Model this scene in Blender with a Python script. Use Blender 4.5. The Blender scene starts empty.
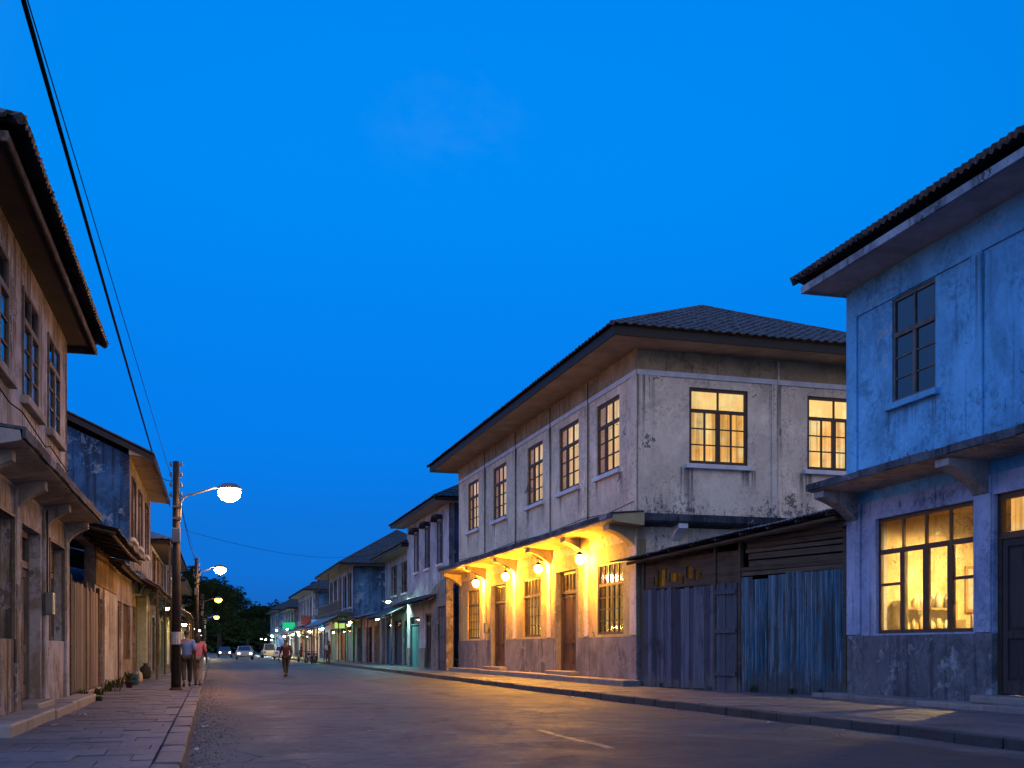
import bpy, math, random
from mathutils import Vector, Matrix
R = random.Random(11)
scn = bpy.context.scene
col = scn.collection
rad = math.radians
I4 = Matrix.Identity(4)
MIR = Matrix.Diagonal((-1, 1, 1, 1))

# ------------------------------------------------------------------ mesh helper
class MB:
    def __init__(s, T=I4):
        s.v = []; s.f = []; s.m = []; s.t = []; s.T = T
    def face(s, pts, mi=0, tone=.5):
        b = len(s.v)
        s.v += [s.T @ Vector(p) for p in pts]
        idx = list(range(b, b + len(pts)))
        if s.T.determinant() < 0: idx.reverse()
        s.f.append(idx); s.m.append(mi); s.t.append(tone)
    def mesh(s, verts, faces, mi=0, tone=.5):
        b = len(s.v)
        s.v += [s.T @ Vector(p) for p in verts]
        fl = s.T.determinant() < 0
        for f in faces:
            i = [b + k for k in f]
            if fl: i.reverse()
            s.f.append(i); s.m.append(mi); s.t.append(tone)
    def box(s, x0, x1, y0, y1, z0, z1, mi=0, tone=.5, M=None):
        vs = [Vector((x, y, z)) for z in (z0, z1) for y in (y0, y1) for x in (x0, x1)]
        if M is not None: vs = [M @ v for v in vs]
        s.mesh(vs, [(0,2,3,1),(4,5,7,6),(0,1,5,4),(1,3,7,5),(3,2,6,7),(2,0,4,6)], mi, tone)
    def prism(s, poly, x0, x1, mi=0, tone=.5):      # poly in (y,z), extruded along x
        n = len(poly)
        a = sum(poly[i][0]*poly[(i+1)%n][1]-poly[(i+1)%n][0]*poly[i][1] for i in range(n))
        if a < 0: poly = poly[::-1]
        vs = [(x0, p[0], p[1]) for p in poly] + [(x1, p[0], p[1]) for p in poly]
        fs = [tuple(range(n))[::-1], tuple(range(n, 2*n))]
        fs += [(i, (i+1) % n, n+(i+1) % n, n+i) for i in range(n)]
        s.mesh(vs, fs, mi, tone)
    def tube(s, path, r, n=8, mi=0, tone=.5):
        path = [Vector(p) for p in path]
        rs = r if isinstance(r, (list, tuple)) else [r]*len(path)
        vs = []; fs = []
        for i, p in enumerate(path):
            d = (path[min(i+1, len(path)-1)] - path[max(i-1, 0)]).normalized()
            a = d.orthogonal().normalized() if i == 0 else (a - d*a.dot(d)).normalized()
            b = d.cross(a)
            for k in range(n):
                q = 2*math.pi*k/n
                vs.append(p + (a*math.cos(q) + b*math.sin(q))*rs[i])
        for i in range(len(path)-1):
            for k in range(n):
                fs.append((i*n+k, i*n+(k+1) % n, (i+1)*n+(k+1) % n, (i+1)*n+k))
        fs.append(tuple(range(n))[::-1]); fs.append(tuple(range((len(path)-1)*n, len(path)*n)))
        s.mesh(vs, fs, mi, tone)
    def lathe(s, prof, c=(0,0,0), n=12, mi=0, sx=1, sy=1):   # prof: (r,z) bottom to top
        vs = []; fs = []
        for r, z in prof:
            for k in range(n):
                q = 2*math.pi*k/n
                vs.append((c[0]+sx*r*math.cos(q), c[1]+sy*r*math.sin(q), c[2]+z))
        for i in range(len(prof)-1):
            for k in range(n):
                fs.append((i*n+k, i*n+(k+1) % n, (i+1)*n+(k+1) % n, (i+1)*n+k))
        fs.append(tuple(range(n))[::-1]); fs.append(tuple(range((len(prof)-1)*n, len(prof)*n)))
        s.mesh(vs, fs, mi)
    def build(s, name, mats, parent=None, smooth=False, bevel=0, solid=0):
        me = bpy.data.meshes.new(name)
        me.from_pydata(s.v, [], s.f)
        if not isinstance(mats, (list, tuple)): mats = [mats]
        for m in mats: me.materials.append(m)
        me.polygons.foreach_set('material_index', s.m)
        at = me.attributes.new('tone', 'FLOAT', 'FACE'); at.data.foreach_set('value', s.t)
        if smooth: me.polygons.foreach_set('use_smooth', [True]*len(s.f))
        me.update()
        o = bpy.data.objects.new(name, me); col.objects.link(o)
        if parent: o.parent = parent
        if solid:
            md = o.modifiers.new('Solid', 'SOLIDIFY'); md.thickness = solid; md.offset = -1
        if bevel:
            md = o.modifiers.new('Bevel', 'BEVEL'); md.width = bevel; md.segments = 2; md.limit_method = 'ANGLE'
        return o

def split(mb, name, mats, parent, **kw):
    """Every connected piece of mb becomes a part of its own."""
    par = list(range(len(mb.v)))
    def find(a):
        while par[a] != a: par[a] = par[par[a]]; a = par[a]
        return a
    for f in mb.f:
        for k in f[1:]: par[find(k)] = find(f[0])
    grp = {}
    for i, f in enumerate(mb.f): grp.setdefault(find(f[0]), []).append(i)
    for fi in grp.values():
        m = MB(); mp = {}
        for i in fi:
            idx = []
            for k in mb.f[i]:
                if k not in mp: mp[k] = len(m.v); m.v.append(mb.v[k])
                idx.append(mp[k])
            m.f.append(idx); m.m.append(mb.m[i]); m.t.append(mb.t[i])
        m.build(name, mats, parent, **kw)

def tag(o, label=None, cat=None, group=None, kind=None):
    if label: o['label'] = label
    if cat: o['category'] = cat
    if group: o['group'] = group
    if kind: o['kind'] = kind
    return o
def empty(name, loc, rz, label, cat, group=None):
    o = bpy.data.objects.new(name, None); col.objects.link(o)
    o.location = loc; o.rotation_euler = (0, 0, rz); o.empty_display_size = .3
    return tag(o, label, cat, group)
def dup(root, loc, rz=None, label=None):
    r = root.copy(); col.objects.link(r); r.location = loc
    if rz is not None: r.rotation_euler = (0, 0, rz)
    if label: r['label'] = label
    for ch in list(root.children):
        c = ch.copy(); col.objects.link(c); c.parent = r
        for g in list(ch.children):
            d = g.copy(); col.objects.link(d); d.parent = c
    return r
def light(parent, loc, power, color, radius=.1, kind='POINT', world=False, rot=None, spot=None):
    l = bpy.data.lights.new('lamp_glow', kind); l.energy = power; l.color = color
    if kind != 'SUN': l.shadow_soft_size = radius
    if spot: l.spot_size = spot; l.spot_blend = .6
    o = bpy.data.objects.new('lamp_glow', l); col.objects.link(o); o.location = loc
    if rot: o.rotation_euler = rot
    if parent: o.parent = parent
    return o

# ------------------------------------------------------------------ node helper
class NT:
    def __init__(s, name):
        s.mat = bpy.data.materials.new(name); s.mat.use_nodes = True
        s.t = s.mat.node_tree; s.t.nodes.clear()
        s.out = s.t.nodes.new('ShaderNodeOutputMaterial')
        s._o = None
    def n(s, typ, ins=None, out=0, **props):
        nd = s.t.nodes.new('ShaderNode' + typ)
        for k, v in props.items(): setattr(nd, k, v)
        for k, v in (ins or {}).items():
            sk = nd.inputs[k]
            if isinstance(v, bpy.types.NodeSocket): s.t.links.new(v, sk)
            elif v is not None:
                if sk.type == 'RGBA' and len(v) == 3: v = (*v, 1)
                sk.default_value = v
        return nd.outputs[out]
    def obj(s, scale=(1,1,1), off=(0,0,0), rnd=False):
        if s._o is None: s._o = s.n('TexCoord', out=3)
        v = s._o
        if rnd:
            r = s.n('ObjectInfo', out=5)
            c = s.n('CombineXYZ', {0: r, 1: r, 2: r})
            c = s.n('VectorMath', {0: c, 1: (37., 53., 71.)}, operation='MULTIPLY')
            v = s.n('VectorMath', {0: v, 1: c}, operation='ADD')
        v = s.n('VectorMath', {0: v, 1: scale}, operation='MULTIPLY')
        if any(off): v = s.n('VectorMath', {0: v, 1: off}, operation='ADD')
        return v
    def noise(s, v, scale, detail=5, rough=.6, dist=0):
        return s.n('TexNoise', {'Vector': v, 'Scale': scale, 'Detail': detail, 'Roughness': rough, 'Distortion': dist})
    def rng(s, f, a, b, c=0., d=1.):
        return s.n('MapRange', {0: f, 1: a, 2: b, 3: c, 4: d}, interpolation_type='SMOOTHSTEP')
    def math(s, op, a, b=0.):
        return s.n('Math', {0: a, 1: b}, operation=op)
    def mix(s, f, a, b, blend='MIX'):
        nd = s.t.nodes.new('ShaderNodeMix'); nd.data_type = 'RGBA'; nd.blend_type = blend
        for i, v in ((0, f), (6, a), (7, b)):
            if isinstance(v, bpy.types.NodeSocket): s.t.links.new(v, nd.inputs[i])
            elif i == 0: nd.inputs[0].default_value = v
            else: nd.inputs[i].default_value = (*v, 1) if len(v) == 3 else v
        return nd.outputs[2]
    def bump(s, h, strength=.5, dist=.02, nrm=None):
        return s.n('Bump', {'Height': h, 'Strength': strength, 'Distance': dist, 'Normal': nrm})
    def pbsdf(s, color, rough=.8, normal=None, metal=0., spec=.4, **kw):
        ins = {'Base Color': color, 'Roughness': rough, 'Normal': normal, 'Metallic': metal, 'Specular IOR Level': spec}
        ins.update(kw)
        b = s.n('BsdfPrincipled', ins)
        s.t.links.new(b, s.out.inputs[0])
        return s.mat
    def surf(s, sh):
        s.t.links.new(sh, s.out.inputs[0]); return s.mat

def mul(c, k): return tuple(x*k for x in c)

def plaster(name, base, alt, grime=(.05,.05,.055), under=(.16,.13,.11), streak=.5, peel=.5, mould=(), mouldcol=(.05,.062,.085), big=.35, drips=(), axis=0):
    """Old lime plaster: tonal drift, crisp flaked patches with pale rims, runs, pitting and mould that starts at given heights."""
    m = NT(name)
    o = R.uniform(0, 50)
    v = m.obj((1,1,1), (o, o*.7, o*.3))
    big_n = m.noise(v, big, 4, .6); mid = m.noise(v, 1.1, 12, .72, .35); fine = m.noise(v, 9, 8, .72); med = m.noise(v, 2.6, 10, .7, .5)
    sv = m.obj((3.2, 3.2, .14), (o, 1, 2)); st = m.noise(sv, 1.6, 8, .68)
    c = m.mix(m.rng(big_n, .38, .62), base, alt)
    med2 = m.noise(m.obj((1,1,.8), (o+9, 4, o)), .75, 10, .7, .6)
    c = m.mix(m.rng(med2, .47, .60, 0, .3+.5*streak), c, mul(alt, .55))
    c = m.mix(m.rng(med2, .36, .46, .6, 0), c, mul(base, 1.25))
    patchy = m.rng(m.noise(v, .6, 4, .6), .44, .58)
    c = m.mix(m.math('MULTIPLY', m.rng(med, .50, .60, 0, .25+.6*min(streak, .75)), patchy), c, mul(alt, .45))
    c = m.mix(m.math('MULTIPLY', m.rng(fine, .5, .6, 0, .6), m.math('ADD', .25, m.math('MULTIPLY', patchy, .75))), c, mul(base, .42))
    clus = m.rng(big_n, .36, .66, -.05, .06)
    run = m.math('ADD', st, clus)
    c = m.mix(m.rng(run, .60-.1*streak, .72-.1*streak, 0, .35+.5*streak), c, grime)
    pf = m.math('ADD', mid, clus)
    t0 = .66-.12*peel
    rim = m.rng(pf, t0-.022, t0-.012, 0, .55); c = m.mix(rim, c, mul(base, 1.28))
    pm = m.rng(pf, t0, t0+.008); c = m.mix(m.math('MULTIPLY', pm, .85), c, m.mix(m.rng(fine, .4, .6), under, mul(under, .55)))
    pit = m.math('MULTIPLY', m.rng(m.noise(v, 20, 6, .7), .62, .66), m.rng(med, .45, .6))
    c = m.mix(m.math('MULTIPLY', pit, .75), c, mul(grime, .8))
    z = m.n('SeparateXYZ', {0: m.obj()}, out=2)
    sp = m.noise(m.obj((1,1,.7), (o*.2, 3, o)), 6.5, 12, .86, .2)
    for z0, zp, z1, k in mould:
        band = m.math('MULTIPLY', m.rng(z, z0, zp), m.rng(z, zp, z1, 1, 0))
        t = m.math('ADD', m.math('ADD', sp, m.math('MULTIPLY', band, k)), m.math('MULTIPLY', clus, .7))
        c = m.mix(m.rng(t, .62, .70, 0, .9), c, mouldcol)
    if drips:      # rain runs from the ends of the sills and from ledge joints
        xc = m.n('SeparateXYZ', {0: m.obj()}, out=axis)
        ds = m.noise(m.obj((7, 7, .12), (o, 5, 1)), 1.3, 6, .7)
        for a, b, zt, ln in drips:
            w = m.math('MULTIPLY', m.rng(xc, a-.12, a+.05), m.rng(xc, b-.05, b+.12, 1, 0))
            w = m.math('MULTIPLY', w, m.math('MULTIPLY', m.rng(z, zt-ln, zt-.1), m.rng(z, zt-.02, zt+.02, 1, 0)))
            c = m.mix(m.math('MULTIPLY', w, m.rng(ds, .44, .58, 0, .75)), c, mul(grime, 1.1))
    h = m.math('ADD', m.math('MULTIPLY', med, .5), m.math('MULTIPLY', fine, .35))
    h = m.math('SUBTRACT', h, m.math('MULTIPLY', pm, .3))
    h = m.math('SUBTRACT', h, m.math('MULTIPLY', pit, .2))
    return m.pbsdf(c, .88, m.bump(h, .7, .035), spec=.2)

def simple(name, c, rough=.7, metal=0., var=.35, scale=3., bump=.2, alt=None, spec=.4, rnd=False):
    m = NT(name); v = m.obj(rnd=rnd)
    f = m.noise(v, scale, 7, .65)
    cc = m.mix(m.rng(f, .3, .72), c, alt or mul(c, 1-var))
    return m.pbsdf(cc, rough, m.bump(m.noise(v, scale*3, 6), bump, .01) if bump else None, metal, spec)

def planks(name, c1, c2, c3, axis_z=True, stain=None):
    m = NT(name)
    t = m.n('Attribute', attribute_name='tone', out=2)
    tv = m.n('CombineXYZ', {0: t, 1: t, 2: t})
    v = m.n('VectorMath', {0: m.obj((9,9,.5) if axis_z else (.5,9,9)), 1: m.n('VectorMath', {0: tv, 1: (60.,60.,60.)}, operation='MULTIPLY')}, operation='ADD')
    g = m.noise(v, 1.5, 9, .65, .8)
    c = m.mix(m.rng(t, .1, .9), c1, c2)
    c = m.mix(m.rng(g, .42, .75, 0, .85), c, c3)
    b = m.noise(m.obj(), .9, 6, .65)
    c = m.mix(m.rng(b, .5, .7, 0, .6), c, stain or mul(c3, .6))
    lo = m.n('SeparateXYZ', {0: m.obj()}, out=2)
    rot = m.rng(m.math('ADD', m.noise(m.obj((3,3,.8)), 1.6, 8, .7), m.rng(lo, .1, .9, .22, 0)), .6, .72)
    c = m.mix(m.math('MULTIPLY', rot, .75), c, (.13,.12,.115))
    return m.pbsdf(c, .85, m.bump(g, .6, .02), spec=.2)

def iron(name, base, alt, rust, k=.5):
    m = NT(name); v = m.obj(rnd=True)
    t = m.n('Attribute', attribute_name='tone', out=2)
    f = m.noise(v, .9, 6, .65); st = m.noise(m.obj((3.2,3.2,.22)), 1.6, 8, .66)
    c = m.mix(m.rng(m.math('ADD', f, m.math('MULTIPLY', t, .3)), .45, .85), base, alt)
    r = m.rng(m.math('ADD', st, m.math('MULTIPLY', m.noise(v, 4, 8, .7), .3)), .82-.2*k, .95-.2*k)
    c = m.mix(m.math('MULTIPLY', r, .9), c, rust)
    c = m.mix(m.rng(m.noise(m.obj((9,9,.3)), 1.2, 8, .74), .5, .60, 0, .8), c, mul(alt, 1.9))  # pale and dark streaks painted in for the corrugation's highlights and shading
    c = m.mix(m.rng(m.noise(m.obj((11,11,.22), (5,5,2)), 1.1, 8, .74), .52, .62, 0, .85), c, mul(base, .3))
    zz = m.n('SeparateXYZ', {0: m.obj()}, out=2)
    low = m.rng(m.math('ADD', m.noise(m.obj((4,4,.7)), 1.5, 8, .72), m.rng(zz, .1, 1.3, .3, 0)), .62, .74)
    c = m.mix(m.math('MULTIPLY', low, .8), c, m.mix(m.noise(v, 7, 6), mul(rust, .5), (.16,.13,.12)))
    return m.pbsdf(c, .5, m.bump(m.noise(v, 12, 5), .2, .006), .25)

def emit(name, c, strength, var=None):
    m = NT(name)
    cc = (*c, 1)
    return m.surf(m.n('Emission', {'Color': cc, 'Strength': strength}))

def curtain(name, c, c2, strength, fold=7., low=.55):
    m = NT(name)
    v = m.obj(rnd=True)
    w = m.noise(m.n('VectorMath', {0: v, 1: (fold, fold, .3)}, operation='MULTIPLY'), 1., 4, .55)
    b = m.noise(v, 1.1, 4, .6); d = m.noise(v, 3.5, 6, .7)
    cc = m.mix(m.rng(b, .38, .62), c, c2)
    k = m.math('MULTIPLY', m.rng(w, .25, .7, 1.1, low), m.rng(d, .5, .75, 1., .7))
    rr = m.n('ObjectInfo', out=5)
    k = m.math('MULTIPLY', k, m.n('MapRange', {0: rr, 1: 0., 2: 1., 3: .78, 4: 1.12}))
    return m.surf(m.n('Emission', {'Color': cc, 'Strength': m.math('MULTIPLY', k, strength)}))

def glassmat(name, dirt=.12, tint=(1,1,1)):
    m = NT(name)
    f = m.noise(m.obj(rnd=True), 3, 7, .7)
    tr = m.n('BsdfTransparent', {'Color': tint})
    gl = m.n('BsdfGlossy', {'Color': (1,1,1), 'Roughness': .06})
    fr = m.n('Fresnel', {'IOR': 1.45})
    a = m.n('MixShader', {0: fr, 1: tr, 2: gl})
    df = m.n('BsdfTranslucent', {'Color': (.8,.76,.68)})
    return m.surf(m.n('MixShader', {0: m.rng(f, .45, .8, dirt*.2, dirt*2), 1: a, 2: df}))

# ------------------------------------------------------------------ materials
M = {}
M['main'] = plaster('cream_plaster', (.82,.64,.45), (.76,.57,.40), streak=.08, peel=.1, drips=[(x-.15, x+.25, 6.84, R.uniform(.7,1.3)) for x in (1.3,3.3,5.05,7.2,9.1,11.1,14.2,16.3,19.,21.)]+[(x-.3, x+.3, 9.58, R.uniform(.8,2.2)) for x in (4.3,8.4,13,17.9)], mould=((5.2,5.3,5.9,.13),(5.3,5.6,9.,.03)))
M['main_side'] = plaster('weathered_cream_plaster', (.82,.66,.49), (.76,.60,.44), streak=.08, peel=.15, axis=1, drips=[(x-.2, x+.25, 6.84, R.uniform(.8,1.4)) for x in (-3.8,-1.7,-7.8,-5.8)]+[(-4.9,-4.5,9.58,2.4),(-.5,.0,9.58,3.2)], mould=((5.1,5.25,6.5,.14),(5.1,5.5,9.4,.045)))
M['frieze'] = plaster('ochre_frieze', (.46,.32,.17), (.36,.25,.14), (.09,.06,.045), (.3,.24,.17), .5, .2)
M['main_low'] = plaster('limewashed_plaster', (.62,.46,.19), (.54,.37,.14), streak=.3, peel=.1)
M['dado'] = plaster('grey_render', (.25,.22,.21), (.19,.17,.17), (.06,.055,.06), (.30,.27,.25), .6, .35)
M['right'] = plaster('blue_white_plaster', (.17,.46,.68), (.13,.38,.60), (.05,.09,.13), (.34,.42,.5), .35, .2, drips=[(x-.2, x+.2, 6.5, R.uniform(.8,1.3)) for x in (-3.25,-1.75)]+[(-4.9,-4.4,8.9,2.5),(-2.6,-2.2,6.5,.7)], mould=((4.9,5.05,5.9,.17),(5,5.3,7.4,.06),(6.0,7.2,8.6,.03)), mouldcol=(.03,.05,.085))  # bluish-white paint, deepened with the blue of the dusk light on it
M['right_low'] = plaster('lavender_blue_plaster', (.38,.42,.56), (.30,.35,.50), (.09,.1,.13), (.26,.26,.3), .55, .25, mould=((3.9,4.4,4.7,.12),))
M['right_dado'] = plaster('patched_grey_render', (.2,.2,.21), (.14,.14,.15), (.04,.04,.05), (.36,.36,.37), .6, .42)
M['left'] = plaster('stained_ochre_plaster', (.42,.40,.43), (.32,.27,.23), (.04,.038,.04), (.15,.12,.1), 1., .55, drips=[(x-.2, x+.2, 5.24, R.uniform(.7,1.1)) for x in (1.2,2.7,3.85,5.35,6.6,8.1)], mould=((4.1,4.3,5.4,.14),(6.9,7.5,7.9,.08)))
M['left_low'] = plaster('flaking_plaster', (.38,.36,.39), (.34,.25,.16), (.04,.038,.04), (.14,.115,.1), 1., .65, mould=((.1,.3,1.6,.08),(3.3,3.9,4.2,.12)))
M['blue_side'] = plaster('mouldy_blue_plaster', (.04,.14,.30), (.02,.07,.17), (.015,.02,.03), (.20,.27,.34), .8, .5, mould=((5,7,9.5,.06),))
M['ochre'] = plaster('yellow_ochre_plaster', (.42,.27,.07), (.26,.17,.08), (.04,.035,.03), (.16,.13,.11), 1., .75)
M['white_wall'] = plaster('lavender_white_plaster', (.52,.5,.52), (.45,.43,.46), (.1,.1,.11), (.25,.23,.22), .5, .3, mould=((4.,4.4,5.8,.12),))
M['grey_wall'] = plaster('grey_plaster', (.36,.35,.34), (.3,.28,.27), streak=.7, peel=.4)
M['blue_wall'] = plaster('blue_plaster', (.07,.18,.34), (.035,.1,.2), (.02,.03,.04), (.26,.32,.38), .9, .5)
M['rubble'] = plaster('crumbling_rubble', (.3,.24,.19), (.2,.16,.13), (.05,.045,.04), (.36,.3,.25), .8, .8, big=1.2)
M['soffit'] = simple('soffit_boards', (.42,.32,.22), .85, var=.45, scale=1.2, alt=(.26,.19,.13))
M['soffit_pale'] = simple('pale_soffit', (.38,.36,.36), .85, var=.35, scale=1.4)
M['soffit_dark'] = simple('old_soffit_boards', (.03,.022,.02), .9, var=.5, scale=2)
M['trim'] = simple('trim_paint', (.72,.69,.68), .75, var=.25, scale=2.5)
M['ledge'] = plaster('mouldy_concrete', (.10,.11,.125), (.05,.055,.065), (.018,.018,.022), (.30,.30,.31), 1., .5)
M['ledge_under'] = plaster('ledge_underside', (.58,.46,.26), (.5,.38,.2), streak=.25, peel=.2)
M['ledge_under_grey'] = plaster('grey_ledge_underside', (.36,.33,.31), (.25,.22,.2), streak=.4, peel=.3)
M['frame'] = simple('brown_window_frame', (.075,.04,.024), .55, var=.5, scale=6)
M['frame_pale'] = simple('bleached_window_frame', (.16,.13,.11), .75, var=.5, scale=5)
M['frame_lit'] = simple('lamplit_brown_frame', (.13,.075,.04), .6, var=.5, scale=6)  # brown frame colour lightened for the lantern light falling on it
M['door'] = planks('door_wood', (.12,.065,.035), (.085,.045,.028), (.05,.028,.018))
M['door_dark'] = planks('dark_door_wood', (.07,.05,.045), (.05,.036,.035), (.03,.022,.02))
M['door_pale'] = planks('bleached_door_wood', (.2,.16,.13), (.15,.115,.09), (.07,.05,.04))
M['plank'] = planks('weathered_planks', (.13,.14,.18), (.05,.052,.07), (.018,.018,.022))
M['plank_warm'] = planks('warm_grey_planks', (.2,.165,.145), (.12,.1,.09), (.055,.045,.04))
M['slat'] = planks('brown_boards', (.13,.09,.055), (.08,.055,.035), (.035,.024,.018), axis_z=False)
M['iron_blue'] = iron('blue_corrugated_iron', (.022,.11,.17), (.12,.16,.19), (.075,.05,.04), 1.)
M['iron_roof'] = iron('old_roof_sheet', (.12,.13,.14), (.22,.23,.25), (.06,.035,.025), .8)
M['iron_dark'] = iron('dark_roof_sheet', (.03,.03,.034), (.05,.045,.045), (.045,.028,.02), .7)
M['tile'] = simple('dark_roof_tile', (.085,.085,.1), .7, var=.8, scale=7, bump=.5, rnd=True)
M['fascia'] = simple('dark_fascia', (.014,.012,.012), .7, var=.4)
M['fascia_pale'] = plaster('peeling_white_fascia', (.4,.4,.42), (.2,.2,.22), (.05,.05,.05), (.05,.045,.04), .9, .7)
M['fascia_worn'] = plaster('worn_wood_fascia', (.17,.13,.11), (.1,.07,.055), (.03,.025,.02), (.3,.26,.22), .8, .3)
M['pole'] = simple('creosoted_pole', (.022,.016,.014), .85, var=.5, scale=4, bump=.5)
M['metal'] = simple('galvanised_metal', (.2,.2,.21), .5, .7, var=.3)
M['black'] = simple('black_rubber', (.012,.012,.013), .6, var=.2)
M['glass'] = glassmat('dusty_glass', .1)
M['glass_dark'] = NT('dark_window_glass').pbsdf((.01,.012,.016), .07, None, 0., .8)
M['paper'] = simple('faded_paper', (.5,.5,.5), .8, var=.3, scale=9)
M['lit_top'] = curtain('bright_window_light', (1,.72,.26), (1,.60,.17), 1.15, 3., .8)
M['lit'] = curtain('curtained_window_light', (1,.68,.22), (1,.54,.14), 1.2, 9., .4)
M['lit_cream'] = curtain('cream_window_light', (1,.72,.29), (1,.48,.11), 1.25, 7., .45)
M['lit_dim'] = curtain('dim_window_light', (1,.6,.15), (.9,.4,.07), .95, 7., .3)
M['globe'] = emit('lantern_globe', (1,.42,.025), 1500)
M['sodium_white'] = emit('pale_street_light', (1,.47,.2), 400)
M['sodium'] = emit('orange_street_light', (1,.27,.015), 60)
M['tube_cool'] = emit('cool_tube_light', (.62,1,.86), 7)
M['tube_warm'] = emit('warm_bulb', (1,.75,.3), 7)
M['tube_white'] = emit('white_bulb', (.9,.95,1), 7)
M['tube_green'] = emit('green_lamp', (.08,1,.35), 4)
M['headlight'] = emit('headlight_glow', (1,.92,.75), 12)
M['taillight'] = emit('tail_light_glow', (1,.06,.04), 5)
M['skin'] = simple('brown_skin', (.12,.062,.04), .5, var=.1)
M['hair'] = simple('black_hair', (.01,.009,.009), .6, var=.2)
for k, c in dict(shirt_blue=(.06,.13,.38), shirt_pink=(.36,.11,.18), shirt_red=(.045,.01,.018), shirt_white=(.5,.5,.5), trouser_black=(.015,.015,.02), trouser_grey=(.13,.125,.12), trouser_navy=(.03,.04,.09),
                 car_white=(.7,.7,.7), car_silver=(.3,.3,.32), car_dark=(.03,.04,.06), moto_red=(.3,.02,.02), sack=(.35,.32,.27), terracotta=(.06,.035,.03), turquoise=(.06,.24,.24), green_sign=(.01,.2,.1), purple=(.16,.1,.25), teal=(.05,.2,.3), maroon=(.14,.03,.04), concrete=(.3,.29,.28)).items():
    M[k] = simple(k + '_finish', c, .35 if 'car' in k or 'moto' in k else .8, var=.15, bump=0 if 'car' in k else .15)

M['cable'] = simple('matt_cable', (.006,.006,.007), .95, var=.2, bump=0, spec=.02)
# asphalt
def asphalt():
    m = NT('worn_asphalt'); v = m.obj()
    big = m.noise(v, .16, 5, .6, .5); mid = m.noise(v, .9, 8, .7, .4); fine = m.noise(v, 30, 4, .75); gr = m.noise(v, 75, 2, .6)
    c = m.mix(m.rng(big, .38, .62), (.034,.037,.048), (.050,.052,.062))
    c = m.mix(m.rng(mid, .46, .62, 0, .75), c, (.024,.023,.027))
    m8 = m.noise(v, 5, 9, .78)
    c = m.mix(m.rng(m8, .5, .64, 0, .55), c, (.105,.108,.12))
    c = m.mix(m.rng(m8, .38, .47, .5, 0), c, (.02,.02,.022))
    c = m.mix(m.rng(fine, .5, .7, 0, .6), c, (.10,.096,.095))
    c = m.mix(m.rng(gr, .56, .66, 0, .6), c, (.19,.175,.17))
    pt = m.n('TexVoronoi', {'Vector': m.n('VectorMath', {0: m.obj((.34,.12,1)), 1: m.n('VectorMath', {0: m.n('TexNoise', {'Vector': v, 'Scale': 1.6, 'Detail': 5.}, out=1), 1: (.12,.06,0)}, operation='MULTIPLY')}, operation='ADD'), 'Scale': 1.}, out=1)
    c = m.mix(m.rng(m.n('SeparateXYZ', {0: pt}, out=0), .72, .73, 0, .6), c, (.022,.021,.023))
    tr = m.noise(m.obj((1.1, .04, 1)), 1.3, 5, .6)
    c = m.mix(m.rng(tr, .5, .72, 0, .5), c, (.03,.029,.031))
    xyz = m.obj(); x = m.n('SeparateXYZ', {0: xyz}, out=0)
    e = m.math('ADD', m.rng(x, -.3, 1.9, .5, 0), m.rng(x, 8.3, 9.8, 0, .35))
    dirt = m.rng(m.math('ADD', m.noise(v, 1.1, 8, .7), e), .62, .95)
    c = m.mix(m.math('MULTIPLY', dirt, .8), c, (.17,.135,.11))
    vc = m.n('VectorMath', {0: v, 1: m.n('VectorMath', {0: m.n('TexNoise', {'Vector': v, 'Scale': 1.1, 'Detail': 5.}, out=1), 1: (.9,.9,.9)}, operation='MULTIPLY')}, operation='ADD')
    cr = m.n('TexVoronoi', {'Vector': vc, 'Scale': .38}, feature='DISTANCE_TO_EDGE')
    crm = m.math('MULTIPLY', m.rng(cr, 0, .01, 1, 0), m.rng(big, .42, .52))
    c = m.mix(m.math('MULTIPLY', crm, .8), c, (.015,.014,.014))
    h = m.math('ADD', m.math('MULTIPLY', fine, .5), m.math('MULTIPLY', mid, .9))
    h = m.math('SUBTRACT', h, m.math('MULTIPLY', crm, .8))
    r = m.math('ADD', m.rng(mid, .3, .7, .8, .55), m.math('MULTIPLY', dirt, .25))
    return m.pbsdf(c, r, m.bump(h, .8, .03), spec=.3)
M['asphalt'] = asphalt()
def slabmat(name, c1, c2, c3):
    m = NT(name); v = m.obj()
    t = m.n('Attribute', attribute_name='tone', out=2)
    c = m.mix(t, c1, c2)
    c = m.mix(m.rng(m.noise(v, .7, 8, .7, .4), .46, .68, 0, .75), c, c3)
    c = m.mix(m.rng(m.noise(v, 22, 5, .7), .5, .75, 0, .4), c, mul(c1, 1.6))
    f = m.noise(v, 6, 8, .7)
    c = m.mix(m.rng(f, .55, .7, 0, .5), c, mul(c3, .6))
    return m.pbsdf(c, m.rng(f, .3, .7, .75, .55), m.bump(f, .6, .02), spec=.35)
M['slab'] = slabmat('worn_paving', (.105,.108,.12), (.078,.08,.09), (.036,.036,.042))
M['kerb'] = slabmat('kerb_stone', (.095,.096,.105), (.065,.066,.072), (.03,.03,.034))
M['kerb_dark'] = slabmat('dark_kerb_stone', (.06,.058,.06), (.035,.034,.036), (.02,.019,.02))
M['step'] = slabmat('step_concrete', (.25,.22,.2), (.19,.17,.16), (.08,.07,.068))
M['earth'] = simple('dusty_ground', (.1,.085,.07), .95, var=.4, scale=.6, bump=.5)
def roadpaint():
    m = NT('worn_road_paint'); v = m.obj()
    f = m.noise(v, 3, 10, .8)
    c = m.mix(m.rng(f, .46, .62), (.05,.047,.048), (.17,.16,.15))
    return m.pbsdf(c, .6, m.bump(m.noise(v, 30, 4), .4, .01))
M['roadpaint'] = roadpaint()
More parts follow.
